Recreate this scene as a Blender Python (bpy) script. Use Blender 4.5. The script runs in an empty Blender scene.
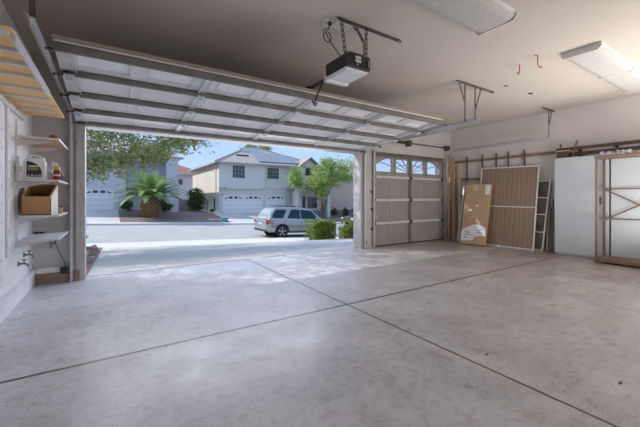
import bpy, math, random
from mathutils import Vector, Matrix
random.seed(7)
R=math.radians
COL=bpy.context.scene.collection
# ------------------------------------------------------------------ materials
def _n(nt,t,loc=(0,0)):
    n=nt.nodes.new(t); n.location=loc; return n
def mat(name,c,rough=.6,metal=0,c2=None,scale=4,bump=0,bscale=None,emit=0,spec=.5,detail=4,stretch=None,trans=0,coat=0):
    m=bpy.data.materials.new(name); m.use_nodes=True; nt=m.node_tree; b=nt.nodes['Principled BSDF']
    b.inputs['Base Color'].default_value=(*c,1); b.inputs['Roughness'].default_value=rough; b.inputs['Metallic'].default_value=metal
    b.inputs['Specular IOR Level'].default_value=spec
    b.inputs['Coat Weight'].default_value=coat
    tc=_n(nt,'ShaderNodeTexCoord'); src=tc.outputs['Object']
    if stretch:
        mp=_n(nt,'ShaderNodeMapping'); mp.inputs['Scale'].default_value=stretch; nt.links.new(src,mp.inputs['Vector']); src=mp.outputs['Vector']
    if c2 is None: c2=tuple(min(1,x*.9) for x in c)
    no=_n(nt,'ShaderNodeTexNoise'); no.inputs['Scale'].default_value=scale; no.inputs['Detail'].default_value=detail
    nt.links.new(src,no.inputs['Vector'])
    cr=_n(nt,'ShaderNodeValToRGB'); cr.color_ramp.elements[0].position=.35; cr.color_ramp.elements[1].position=.65
    cr.color_ramp.elements[0].color=(*c2,1); cr.color_ramp.elements[1].color=(*c,1)
    nt.links.new(no.outputs['Fac'],cr.inputs['Fac']); nt.links.new(cr.outputs['Color'],b.inputs['Base Color'])
    if bump:
        n2=_n(nt,'ShaderNodeTexNoise'); n2.inputs['Scale'].default_value=bscale or scale*8; n2.inputs['Detail'].default_value=3
        nt.links.new(src,n2.inputs['Vector'])
        bp=_n(nt,'ShaderNodeBump'); bp.inputs['Strength'].default_value=bump; bp.inputs['Distance'].default_value=.01
        nt.links.new(n2.outputs['Fac'],bp.inputs['Height']); nt.links.new(bp.outputs['Normal'],b.inputs['Normal'])
    if emit:
        b.inputs['Emission Color'].default_value=(*c,1); b.inputs['Emission Strength'].default_value=emit
    return m
def leafmat(name,c,c2,scale=3,tr=.35):
    m=mat(name,c,.55,0,c2,scale,detail=2); nt=m.node_tree; b=nt.nodes['Principled BSDF']; out=nt.nodes['Material Output']
    t=_n(nt,'ShaderNodeBsdfTranslucent'); mx=_n(nt,'ShaderNodeMixShader'); mx.inputs[0].default_value=tr
    nt.links.new(b.inputs['Base Color'].links[0].from_socket,t.inputs['Color'])
    nt.links.new(b.outputs[0],mx.inputs[1]); nt.links.new(t.outputs[0],mx.inputs[2]); nt.links.new(mx.outputs[0],out.inputs['Surface'])
    return m
def glassmat(name,tint,refl=.15,alpha=.8,rough=.05):
    m=bpy.data.materials.new(name); m.use_nodes=True; nt=m.node_tree; b=nt.nodes['Principled BSDF']; out=nt.nodes['Material Output']
    b.inputs['Base Color'].default_value=(*tint,1); b.inputs['Roughness'].default_value=rough; b.inputs['Specular IOR Level'].default_value=.8
    t=_n(nt,'ShaderNodeBsdfTransparent'); t.inputs['Color'].default_value=(*[min(1,.6+x*.4) for x in tint],1)
    mx=_n(nt,'ShaderNodeMixShader'); mx.inputs[0].default_value=alpha
    nt.links.new(b.outputs[0],mx.inputs[1]); nt.links.new(t.outputs[0],mx.inputs[2]); nt.links.new(mx.outputs[0],out.inputs['Surface'])
    return m
def stripes(name,c,c2,axis='X',freq=4,rough=.8,bump=.6,noise=.0,width=.5):
    """a surface with regular ridges along one axis (roof tiles, siding, fence ribs)"""
    m=bpy.data.materials.new(name); m.use_nodes=True; nt=m.node_tree; b=nt.nodes['Principled BSDF']; b.inputs['Roughness'].default_value=rough
    tc=_n(nt,'ShaderNodeTexCoord'); w=_n(nt,'ShaderNodeTexWave'); w.bands_direction=axis; w.inputs['Scale'].default_value=freq; w.inputs['Distortion'].default_value=noise
    nt.links.new(tc.outputs['Object'],w.inputs['Vector'])
    cr=_n(nt,'ShaderNodeValToRGB'); cr.color_ramp.elements[0].position=width-.2; cr.color_ramp.elements[1].position=width+.2
    cr.color_ramp.elements[0].color=(*c2,1); cr.color_ramp.elements[1].color=(*c,1)
    nt.links.new(w.outputs['Fac'],cr.inputs['Fac']); nt.links.new(cr.outputs['Color'],b.inputs['Base Color'])
    bp=_n(nt,'ShaderNodeBump'); bp.inputs['Strength'].default_value=bump; bp.inputs['Distance'].default_value=.03
    nt.links.new(w.outputs['Fac'],bp.inputs['Height']); nt.links.new(bp.outputs['Normal'],b.inputs['Normal'])
    return m
M={}
M['wall']=mat('painted_drywall',(.72,.69,.665),.85,c2=(.68,.65,.63),scale=1.5,bump=.25,bscale=60)
M['wall_left']=mat('doorlit_white_drywall',(.90,.91,.94),.8,c2=(.86,.87,.90),scale=1.2,bump=.3,bscale=50)  # bluish white; light from the near doorway is put into this colour
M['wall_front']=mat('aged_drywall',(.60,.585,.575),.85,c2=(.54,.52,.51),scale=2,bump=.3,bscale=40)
M['ceil']=mat('ceiling_paint',(.60,.555,.515),.95,c2=(.58,.535,.495),scale=1,bump=.25,bscale=50)
M['jamb']=mat('weathered_jamb_paint',(.60,.575,.565),.8,c2=(.48,.45,.44),scale=5,stretch=(6,6,1),bump=.3)
M['trim']=mat('white_trim_paint',(.86,.86,.89),.6,c2=(.78,.78,.81),scale=6)
M['stemwall']=mat('raw_stem_wall_concrete',(.36,.28,.22),.95,c2=(.24,.18,.14),scale=7,bump=.6)
M['steel']=mat('galvanised_steel',(.70,.71,.73),.42,.45,c2=(.6,.61,.63),scale=12)
M['dsteel']=mat('dull_dark_steel',(.12,.105,.10),.6,.4,c2=(.07,.06,.06),scale=12)
M['brkt']=mat('grey_brown_angle_iron',(.13,.112,.10),.65,.1,c2=(.08,.07,.062),scale=20)
M['doorw']=mat('white_steel_door_panel',(.86,.86,.88),.5,c2=(.80,.80,.82),scale=2)
M['doorstrut']=mat('grey_door_strut',(.25,.235,.22),.6,.1,c2=(.18,.17,.16),scale=6)
M['doorstile']=mat('bright_door_stile',(.80,.81,.82),.45,.2,c2=(.7,.71,.72),scale=6)
M['dooredge']=mat('weathered_door_edge',(.42,.36,.31),.8,c2=(.30,.25,.21),scale=14,stretch=(1,8,8))
M['door2']=mat('beige_grey_door_panel',(.35,.335,.32),.6,c2=(.31,.295,.28),scale=3)
M['door2rail']=mat('pale_door_rail',(.66,.65,.64),.5,c2=(.58,.57,.56),scale=6)
M['door2dark']=mat('dark_door_stile',(.2,.185,.17),.6,c2=(.15,.14,.13),scale=6)  # dark tone for the centre stile, top strut and jamb frame
M['pane']=mat('bright_white_pane',(.95,.97,1.0),.3,c2=(.92,.95,.98),scale=2)  # opaque white stands for ceiling light showing through the glass
M['glass']=glassmat('clear_window_glass',(.85,.92,1.0),alpha=.88)
M['black']=mat('black_plastic',(.018,.018,.02),.4,c2=(.01,.01,.012),scale=9)
M['dgrey']=mat('dark_grey_plastic',(.06,.06,.065),.45,c2=(.04,.04,.045),scale=9)
M['lens']=mat('white_light_lens',(.80,.82,.85),.35,c2=(.72,.74,.77),scale=20)
M['sticker']=mat('pale_sticker',(.75,.76,.74),.5,c2=(.4,.4,.4),scale=60)
M['lens2']=mat('ribbed_light_diffuser',(.50,.49,.475),.8,c2=(.56,.55,.54),scale=30)
M['fixture']=mat('white_fixture_enamel',(.74,.73,.71),.8)
M['red']=mat('red_cloth',(.42,.03,.04),.7,c2=(.28,.02,.03),scale=20)
M['redmetal']=mat('red_coated_hook',(.40,.07,.05),.5,c2=(.3,.04,.03),scale=20)
M['ply']=mat('orange_plywood',(.96,.64,.31),.7,c2=(.86,.54,.24),scale=3,stretch=(1,6,6))
M['shelfwood']=mat('pale_shelf_board',(.66,.42,.24),.7,c2=(.54,.37,.24),scale=4,stretch=(1,8,8))
M['shelfwhite']=mat('white_laminate_shelf',(.72,.72,.74),.5,c2=(.62,.62,.64),scale=6)
M['wood']=mat('raw_pine',(.50,.34,.22),.7,c2=(.36,.235,.15),scale=5,stretch=(6,6,1))
M['woodh']=mat('weathered_rail_wood',(.34,.235,.16),.8,c2=(.22,.145,.10),scale=5,stretch=(6,1,6))
M['darkwood']=mat('dark_brown_board',(.135,.09,.065),.75,c2=(.075,.05,.035),scale=5,stretch=(6,1,6))
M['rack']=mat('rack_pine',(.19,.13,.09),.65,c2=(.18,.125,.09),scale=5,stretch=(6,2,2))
M['rackdark']=mat('rack_shaded_pine',(.15,.10,.072),.65,c2=(.14,.095,.07),scale=5,stretch=(6,2,2))  # darker copy of the rack pine, shade put into its colour
M['card']=mat('brown_cardboard',(.50,.35,.22),.8,c2=(.44,.30,.185),scale=3)
M['card2']=mat('orange_cardboard',(.50,.28,.13),.8,c2=(.44,.24,.11),scale=4)
M['cardw']=mat('pale_cardboard_flap',(.76,.70,.66),.8,c2=(.70,.62,.57),scale=4)
M['label']=mat('white_paper_label',(.80,.80,.82),.6,c2=(.66,.67,.72),scale=18)
M['tape']=mat('packing_tape',(.58,.45,.32),.35,c2=(.52,.40,.28),scale=10)
M['screen']=stripes('brown_mesh_screen',(.30,.215,.17),(.27,.19,.15),'Y',3.2,.8,.1,noise=1.5)
M['screen2']=mat('dark_mesh_screen',(.14,.125,.11),.8,c2=(.07,.065,.06),scale=5)
M['framew']=mat('white_aluminium_frame',(.74,.74,.75),.4,c2=(.66,.66,.67),scale=8)
M['cab']=mat('blue_white_laminate',(.50,.545,.59),.35,c2=(.475,.52,.565),scale=1)
M['cabside']=mat('grey_white_laminate',(.50,.52,.54),.4,c2=(.46,.48,.5),scale=1)
M['white']=mat('white_plastic',(.80,.80,.80),.35,c2=(.74,.74,.74),scale=8)
M['bag']=mat('white_plastic_bag',(.76,.79,.84),.35,c2=(.6,.66,.74),scale=14,bump=.6)
M['navy']=mat('navy_cloth',(.05,.05,.09),.8,c2=(.14,.06,.05),scale=14)
M['jlabel']=mat('dark_product_label',(.035,.04,.035),.4,c2=(.02,.02,.02),scale=20)
M['olive']=mat('olive_label_band',(.30,.29,.14),.5,c2=(.2,.2,.1),scale=30)
M['yellow']=mat('yellow_cap',(.72,.50,.16),.5,c2=(.6,.4,.1),scale=20)
M['brass']=mat('aged_brass',(.28,.25,.22),.45,.7,c2=(.18,.15,.13),scale=30)
M['wicker']=stripes('dark_wicker',(.16,.125,.10),(.06,.045,.035),'Z',16,.8,.7)
M['plastic_sheet']=mat('crumpled_plastic_sheet',(.56,.58,.64),.3,c2=(.22,.2,.22),scale=22,bump=1,bscale=30)
M['pink']=mat('faded_pink_paper',(.55,.42,.42),.7,c2=(.36,.27,.28),scale=18)
M['greenp']=mat('faded_green_folder',(.34,.40,.34),.6,c2=(.26,.3,.26),scale=18)
# outdoors
M['drive']=mat('driveway_concrete',(.66,.625,.60),.85,c2=(.58,.55,.53),scale=1.2,bump=.3)
M['road']=mat('pale_asphalt',(.47,.465,.46),.9,c2=(.42,.415,.41),scale=.8,bump=.3,bscale=20)
M['walk']=mat('sidewalk_concrete',(.74,.735,.72),.85,c2=(.67,.66,.65),scale=2)
M['gutter']=mat('gutter_concrete',(.42,.42,.43),.85,c2=(.34,.34,.35),scale=2)
M['gravel']=mat('red_brown_gravel',(.33,.225,.215),.95,c2=(.21,.14,.135),scale=14,bump=1,bscale=30)
M['desert']=mat('tan_ground',(.42,.35,.30),.95,c2=(.33,.27,.23),scale=1)
M['stucco']=mat('white_stucco',(.66,.64,.63),.9,c2=(.62,.60,.59),scale=.6)
M['stuccot']=mat('sunlit_cream_stucco',(.72,.665,.57),.9,c2=(.67,.615,.52),scale=.6)  # warm copy of the front stucco with side wall sunlight put in
M['stuccob']=mat('lavender_grey_stucco',(.60,.59,.63),.9,c2=(.56,.55,.59),scale=.6)
M['tan']=mat('tan_stucco',(.60,.48,.40),.9,c2=(.54,.43,.36),scale=.6)
M['band']=mat('grey_white_stucco_trim',(.70,.68,.66),.9,c2=(.64,.62,.60),scale=.6)
M['gdoor']=stripes('white_sectional_garage_door',(.78,.79,.82),(.70,.71,.74),'Z',.58,.6,.15)
M['fascia']=mat('grey_fascia_board',(.44,.42,.42),.8,c2=(.38,.36,.36),scale=1)
M['tile']=stripes('clay_roof_tiles',(.60,.535,.50),(.30,.25,.24),'X',1.0,.9,.9,noise=.6)
M['tiley']=stripes('clay_roof_tiles_side',(.56,.50,.47),(.28,.23,.22),'Y',1.0,.9,.9,noise=.6)
M['tiler']=stripes('red_clay_tiles',(.48,.24,.19),(.30,.14,.11),'X',1.2,.9,.9)
M['solar']=mat('solar_panel_glass',(.26,.28,.33),.22,c2=(.24,.26,.30),scale=.5)
M['wpane']=mat('dark_house_window',(.07,.08,.11),.12,c2=(.045,.05,.07),scale=2)
M['muntin']=mat('grey_muntin',(.30,.30,.32),.5)
M['darkdoor']=mat('dark_blue_front_door',(.06,.08,.16),.6,c2=(.04,.05,.1),scale=1)
M['blockw']=mat('purple_brown_block_wall',(.34,.27,.28),.95,c2=(.26,.2,.21),scale=3)
M['teal']=mat('teal_utility_lid',(.16,.36,.36),.6,c2=(.1,.26,.27),scale=3)
M['rock']=mat('pinkish_rock',(.44,.33,.31),.95,c2=(.24,.17,.165),scale=9,bump=1,bscale=30)
M['leaf1']=leafmat('olive_green_leaf',(.50,.54,.26),(.21,.26,.11),2.2,.45)
M['leaf2']=leafmat('bright_green_leaf',(.52,.62,.20),(.26,.37,.10),1.5)
M['leaf3']=leafmat('hedge_leaf',(.38,.45,.09),(.17,.25,.04),5)
M['leaf4']=leafmat('dark_shrub_leaf',(.12,.20,.05),(.05,.09,.03),3)
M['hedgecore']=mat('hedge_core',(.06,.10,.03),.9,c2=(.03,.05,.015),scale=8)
M['frond']=leafmat('palm_leaflet',(.36,.50,.19),(.17,.28,.10),1.5,.35)
M['bark']=mat('grey_brown_bark',(.23,.18,.145),.95,c2=(.13,.10,.08),scale=8,bump=1)
M['palmtrunk']=mat('palm_boot_trunk',(.42,.25,.13),.95,c2=(.16,.09,.05),scale=7,bump=1,bscale=12)
M['silver']=mat('silver_car_paint',(.40,.39,.385),.28,.5,c2=(.39,.38,.37),scale=1,coat=.6)
M['carglass']=mat('tinted_car_glass',(.012,.045,.07),.12,c2=(.01,.04,.06),scale=1,spec=.25)
M['rearglass']=mat('bright_rear_glass',(.42,.46,.50),.06,c2=(.38,.42,.46),scale=1,spec=.9)
M['tyre']=mat('tyre_rubber',(.02,.02,.021),.8)
M['rim']=mat('alloy_rim',(.68,.69,.71),.3,.7)
M['tail']=mat('red_tail_lamp',(.45,.03,.05),.2,c2=(.35,.02,.04),scale=10)
M['plate']=mat('number_plate_white',(.62,.66,.74),.5,c2=(.3,.36,.5),scale=9)
M['darkcar']=mat('dark_car_paint',(.055,.045,.06),.25,.4,coat=.6)
M['head']=mat('headlamp_lens',(.8,.82,.85),.1)
# ------------------------------------------------------------------ geometry helpers
class MB:
    def __init__(s): s.v=[]; s.f=[]
    def add(s,vs,fs):
        o=len(s.v); s.v+= [tuple(v) for v in vs]; s.f+= [tuple(i+o for i in f) for f in fs]; return s
    def box(s,x0,x1,y0,y1,z0,z1):
        if x0>x1:x0,x1=x1,x0
        if y0>y1:y0,y1=y1,y0
        if z0>z1:z0,z1=z1,z0
        v=[(x,y,z) for z in (z0,z1) for y in (y0,y1) for x in (x0,x1)]
        return s.add(v,[(0,2,3,1),(4,5,7,6),(0,1,5,4),(2,6,7,3),(0,4,6,2),(1,3,7,5)])
    def beam(s,p,q,w,h,up=(0,0,1)):
        p=Vector(p);q=Vector(q);d=(q-p).normalized();u=Vector(up)
        if abs(d.dot(u))>.98: u=Vector((0,1,0)) if abs(d.y)<.9 else Vector((1,0,0))
        a=d.cross(u).normalized()*w/2; b=a.cross(d).normalized()*h/2
        v=[];
        for c in (p,q):
            for sa,sb in ((-1,-1),(1,-1),(1,1),(-1,1)): v.append(c+a*sa+b*sb)
        return s.add(v,[(0,3,2,1),(4,5,6,7),(0,1,5,4),(1,2,6,5),(2,3,7,6),(3,0,4,7)])
    def prism(s,pts,off):
        n=len(pts); off=Vector(off); v=[Vector(p) for p in pts]; v=v+[p+off for p in v]
        fs=[tuple(range(n))[::-1],tuple(range(n,2*n))]+[(i,(i+1)%n,n+(i+1)%n,n+i) for i in range(n)]
        return s.add(v,fs)
    def tube(s,pts,r,seg=8,r2=None):
        pts=[Vector(p) for p in pts]; n=len(pts); rings=[]; prev=None
        for i,p in enumerate(pts):
            t=(pts[min(i+1,n-1)]-pts[max(i-1,0)]).normalized()
            if prev is None:
                a=t.cross(Vector((0,0,1)));
                if a.length<.1: a=t.cross(Vector((1,0,0)))
                a.normalize()
            else:
                a=(prev-t*prev.dot(t)).normalized()
            prev=a; b=t.cross(a); rr=r if r2 is None else r+(r2-r)*i/(n-1)
            rings.append([p+(a*math.cos(2*math.pi*k/seg)+b*math.sin(2*math.pi*k/seg))*rr for k in range(seg)])
        v=[x for rg in rings for x in rg]; fs=[]
        for i in range(n-1):
            for k in range(seg): fs.append((i*seg+k,i*seg+(k+1)%seg,(i+1)*seg+(k+1)%seg,(i+1)*seg+k))
        fs.append(tuple(range(seg))[::-1]); fs.append(tuple((n-1)*seg+k for k in range(seg)))
        return s.add(v,fs)
    def sweep(s,path,prof,side=(1,0,0)):
        """closed 2D profile (side, normal) swept along a path lying in a plane whose normal is side"""
        path=[Vector(p) for p in path]; S=Vector(side); n=len(path); m=len(prof); v=[]
        for i,p in enumerate(path):
            t=(path[min(i+1,n-1)]-path[max(i-1,0)]).normalized(); N=S.cross(t).normalized()
            v+=[p+S*a+N*b for a,b in prof]
        fs=[(i*m+k,i*m+(k+1)%m,(i+1)*m+(k+1)%m,(i+1)*m+k) for i in range(n-1) for k in range(m)]
        fs.append(tuple(range(m))[::-1]); fs.append(tuple((n-1)*m+k for k in range(m)))
        return s.add(v,fs)
    def lathe(s,c,prof,seg=16,axis='z'):
        c=Vector(c); v=[]; n=len(prof)
        for r,h in prof:
            for k in range(seg):
                a=2*math.pi*k/seg; x=r*math.cos(a);y=r*math.sin(a)
                v.append(c+ (Vector((x,y,h)) if axis=='z' else Vector((x,h,y)) if axis=='y' else Vector((h,x,y))))
        fs=[(i*seg+k,i*seg+(k+1)%seg,(i+1)*seg+(k+1)%seg,(i+1)*seg+k) for i in range(n-1) for k in range(seg)]
        fs.append(tuple(range(seg))[::-1]); fs.append(tuple((n-1)*seg+k for k in range(seg)))
        return s.add(v,fs)
    def blob(s,c,r,seg=12,rings=8,jit=0,flat=None):
        v=[];c=Vector(c)
        for i in range(rings+1):
            th=math.pi*i/rings
            for k in range(seg):
                ph=2*math.pi*k/seg; j=1+random.uniform(-jit,jit)
                z=math.cos(th)*r[2]*j
                if flat is not None: z=max(z,-flat)
                v.append(c+Vector((math.sin(th)*math.cos(ph)*r[0]*j,math.sin(th)*math.sin(ph)*r[1]*j,z)))
        fs=[(i*seg+k,(i+1)*seg+k,(i+1)*seg+(k+1)%seg,i*seg+(k+1)%seg) for i in range(rings) for k in range(seg)]
        return s.add(v,fs)
    def build(s,name,m,parent=None,bevel=0,smooth=False,seg=2,origin=None):
        if parent is not None: o0=Vector(parent['_o'])
        elif origin is not None: o0=Vector(origin)
        else:
            xs=[p[0] for p in s.v];ys=[p[1] for p in s.v];zs=[p[2] for p in s.v]
            o0=Vector(((min(xs)+max(xs))/2,(min(ys)+max(ys))/2,min(zs)))
        me=bpy.data.meshes.new(name); me.from_pydata([tuple(Vector(v)-o0) for v in s.v],[],s.f); me.update()
        o=bpy.data.objects.new(name,me); COL.objects.link(o)
        me.materials.append(m if not isinstance(m,str) else M[m])
        o['_o']=tuple(o0)
        if parent is not None: o.parent=parent
        else: o.location=o0
        import bmesh
        bm=bmesh.new(); bm.from_mesh(me)
        if len(me.polygons)<6000: bmesh.ops.recalc_face_normals(bm,faces=bm.faces)
        bm.to_mesh(me); bm.free()
        if bevel:
            b=o.modifiers.new('bevel','BEVEL'); b.width=bevel; b.segments=seg; b.limit_method='ANGLE'
        if smooth:
            for p in me.polygons: p.use_smooth=True
        return o
def tag(o,label=None,cat=None,group=None,kind=None):
    if label: o['label']=label
    if cat: o['category']=cat
    if group: o['group']=group
    if kind: o['kind']=kind
    return o
def empty(name,loc,label=None,cat=None,group=None,kind=None):
    o=bpy.data.objects.new(name,None); COL.objects.link(o); o.location=loc; o['_o']=tuple(loc); o.empty_display_size=.1
    return tag(o,label,cat,group,kind)
def struct(o,label=None,cat=None): return tag(o,label,cat,None,'structure')
def B(*a): return MB().box(*a)
def copy_tree(o,delta,parent=None):
    c=o.copy(); COL.objects.link(c)
    if parent is None: c.location=Vector(o.location)+Vector(delta)
    else: c.parent=parent
    for ch in [x for x in bpy.data.objects if x.parent==o]: copy_tree(ch,(0,0,0),c)
    return c

# ------------------------------------------------------------------ dimensions (metres; camera stands at x=0,y=0)
CAMZ=1.12
XL,XR=-.85,7.80; YF=5.46; YO=5.66; ZC=2.93; YB=-1.6
D1L,D1R,D1T=-.30,4.57,2.10      # wide doorway
D2L,D2R,D2T=4.98,7.42,2.13      # single doorway
# ------------------------------------------------------------------ garage shell
def floor_material():
    m=bpy.data.materials.new('garage_slab_concrete'); m.use_nodes=True; nt=m.node_tree; b=nt.nodes['Principled BSDF']; L=nt.links.new
    tc=_n(nt,'ShaderNodeTexCoord'); sp=_n(nt,'ShaderNodeSeparateXYZ'); L(tc.outputs['Object'],sp.inputs[0])
    def noise(s,d=5,dist=0,vec=None):
        n=_n(nt,'ShaderNodeTexNoise'); n.inputs['Scale'].default_value=s; n.inputs['Detail'].default_value=d; n.inputs['Distortion'].default_value=dist; L(vec or tc.outputs['Object'],n.inputs['Vector']); return n.outputs['Fac']
    def ma(op,a,bv,clamp=False):
        n=_n(nt,'ShaderNodeMath'); n.operation=op; n.use_clamp=clamp
        for i,x in enumerate((a,bv)):
            if isinstance(x,(int,float)): n.inputs[i].default_value=x
            else: L(x,n.inputs[i])
        return n.outputs[0]
    def ramp(f,p0,p1,c0,c1):
        r=_n(nt,'ShaderNodeValToRGB'); r.color_ramp.elements[0].position=p0; r.color_ramp.elements[1].position=p1
        r.color_ramp.elements[0].color=(*c0,1); r.color_ramp.elements[1].color=(*c1,1); L(f,r.inputs[0]); return r.outputs[0]
    def mix(f,a,c,mode='MIX'):
        n=_n(nt,'ShaderNodeMix'); n.data_type='RGBA'; n.blend_type=mode
        if isinstance(f,(int,float)): n.inputs[0].default_value=f
        else: L(f,n.inputs[0])
        for i,x in ((6,a),(7,c)):
            if isinstance(x,tuple): n.inputs[i].default_value=(*x,1)
            else: L(x,n.inputs[i])
        return n.outputs[2]
    # clean tone by the doorway, stained brown at right; light falloff put into colour
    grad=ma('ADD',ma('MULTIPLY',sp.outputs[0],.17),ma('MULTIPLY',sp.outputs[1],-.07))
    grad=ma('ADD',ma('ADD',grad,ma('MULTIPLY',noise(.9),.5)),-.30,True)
    doorlit=ramp(noise(2.2,6,.6),.35,.68,(.62,.62,.665),(.76,.76,.80))
    stained_dim=ramp(noise(1.8,7,1.0),.33,.70,(.30,.262,.23),(.47,.415,.37))
    c=mix(grad,doorlit,stained_dim)
    sc=ramp(noise(18,8,.5),.34,.52,(.80,.79,.78),(1,1,1)); c=mix(.8,c,sc,'MULTIPLY')
    st=ramp(noise(3.4,9,2.5),.58,.74,(1,1,1),(.76,.73,.71)); c=mix(1.0,c,st,'MULTIPLY')
    mp=_n(nt,'ShaderNodeMapping'); mp.inputs['Rotation'].default_value=(0,0,.6); mp.inputs['Scale'].default_value=(1,5,1); L(tc.outputs['Object'],mp.inputs[0])
    scr=ramp(noise(5,9,.4,mp.outputs[0]),.30,.42,(.86,.85,.84),(1,1,1)); c=mix(.6,c,scr,'MULTIPLY')
    fs=ramp(noise(120,4,.3),.36,.46,(.50,.47,.45),(1,1,1)); fm=ramp(noise(2.6,4,.5),.42,.60,(0,0,0),(1,1,1))
    c=mix(fm,c,mix(1.0,c,fs,'MULTIPLY'))
    mp2=_n(nt,'ShaderNodeMapping'); mp2.inputs['Rotation'].default_value=(0,0,-.35); mp2.inputs['Scale'].default_value=(1,9,1); L(tc.outputs['Object'],mp2.inputs[0])
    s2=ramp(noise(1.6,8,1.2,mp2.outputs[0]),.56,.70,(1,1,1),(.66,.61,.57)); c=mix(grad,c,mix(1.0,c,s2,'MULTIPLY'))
    vo=_n(nt,'ShaderNodeTexVoronoi'); vo.inputs['Scale'].default_value=2.2; vo.inputs['Randomness'].default_value=1; L(tc.outputs['Object'],vo.inputs['Vector'])
    spk=ramp(ma('ADD',vo.outputs['Distance'],ma('MULTIPLY',noise(30),.03)),.045,.06,(.35,.32,.30),(1,1,1)); c=mix(.8,c,spk,'MULTIPLY')
    wob=ma('MULTIPLY',ma('SUBTRACT',noise(9,3),.5),.012)
    jx=ma('LESS_THAN',ma('ABSOLUTE',ma('ADD',ma('SUBTRACT',sp.outputs[0],2.075),wob),0),.0100)
    jy=ma('LESS_THAN',ma('ABSOLUTE',ma('ADD',ma('SUBTRACT',sp.outputs[1],2.69),wob),0),.0150)
    jj=ma('MAXIMUM',jx,jy)
    jc=ramp(noise(5),.35,.65,(.035,.03,.03),(.17,.11,.075))
    c=mix(jj,c,jc)
    L(c,b.inputs['Base Color'])
    rg=ramp(noise(3,6),.3,.7,(.27,.27,.27),(.42,.42,.42)); L(rg,b.inputs['Roughness'])
    b.inputs['Specular IOR Level'].default_value=.55
    bp=_n(nt,'ShaderNodeBump'); bp.inputs['Strength'].default_value=.5; bp.inputs['Distance'].default_value=.006
    L(ma('SUBTRACT',ma('MULTIPLY',noise(25,5),.25),jj),bp.inputs['Height']); L(bp.outputs[0],b.inputs['Normal'])
    return m
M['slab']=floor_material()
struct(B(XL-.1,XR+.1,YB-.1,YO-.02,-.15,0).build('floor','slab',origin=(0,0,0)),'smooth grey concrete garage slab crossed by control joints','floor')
struct(B(XL-.1,XR+.1,YO-.02,YO+.005,-.15,-.006).build('trim_1','darkwood'),'dark expansion joint between garage slab and driveway','joint')
struct(B(XL-.15,XL,YB,YO,0,ZC).build('wall_left','wall_left'),'white painted left garage wall, coloured brighter for the doorway light','wall')
struct(B(XR,XR+.15,YB,YO,0,ZC).build('wall_right','wall'),'pale beige right garage wall','wall')
struct(B(XL-.15,XR+.15,YB-.15,YB,0,ZC).build('wall_back','wall'),'plain rear garage wall','wall')
struct(B(XL-.15,XR+.15,YB-.15,YO,ZC,ZC+.15).build('ceiling','ceil'),'beige textured garage ceiling','ceiling')
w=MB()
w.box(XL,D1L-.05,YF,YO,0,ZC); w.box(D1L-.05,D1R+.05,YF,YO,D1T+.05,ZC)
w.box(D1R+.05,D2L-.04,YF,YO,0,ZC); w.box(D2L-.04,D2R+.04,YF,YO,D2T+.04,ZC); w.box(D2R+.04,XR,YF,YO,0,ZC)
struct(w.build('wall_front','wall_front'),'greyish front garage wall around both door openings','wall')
t=MB(); t.box(D1L-.05,D1L,YF-.02,YO+.03,0,D1T+.05); t.box(D1L-.105,D1L-.05,YF-.02,YF,0,D1T+.12)
struct(t.build('trim_2','jamb',bevel=.004),'weathered grey left jamb of the wide doorway','door jamb')
t=MB(); t.box(D1R,D1R+.05,YF-.02,YO+.03,0,D1T+.05); t.box(D1R+.05,D1R+.11,YF-.02,YF,0,D1T+.12)
struct(t.build('trim_3','jamb',bevel=.004),'weathered grey right jamb of the wide doorway','door jamb')
t=MB(); t.box(D1L,D1R,YF-.02,YO+.03,D1T,D1T+.05); t.box(D1L-.05,D1R+.05,YF-.02,YF,D1T+.05,D1T+.12)
struct(t.build('trim_4','jamb',bevel=.004),'weathered header board above the wide doorway','door header')
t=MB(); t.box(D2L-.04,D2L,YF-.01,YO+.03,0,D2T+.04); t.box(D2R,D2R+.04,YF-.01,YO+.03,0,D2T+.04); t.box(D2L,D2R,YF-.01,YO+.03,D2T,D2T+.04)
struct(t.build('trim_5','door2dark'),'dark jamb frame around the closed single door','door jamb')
# stem wall curb and white band at the foot of the left and front walls
struct(B(XL,XL+.03,YB,YF,0,.205).build('baseboard_left','wall_left',bevel=.006),'white painted concrete curb along the left wall','baseboard')
struct(B(XL+.03,XL+.045,YB,YF,.145,.205).build('trim_6','trim',bevel=.004),'white conduit strip capping the left curb','trim')
struct(B(XL+.03,D1L-.06,YF-.03,YF,0,.145).build('baseboard_front','stemwall',bevel=.004),'raw brown concrete curb under the corner shelves','baseboard')
struct(B(XL+.045,D1L-.13,YF-.045,YF,.145,.21).build('trim_7','trim',bevel=.006),'white conduit strip above the brown curb','trim')

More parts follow.
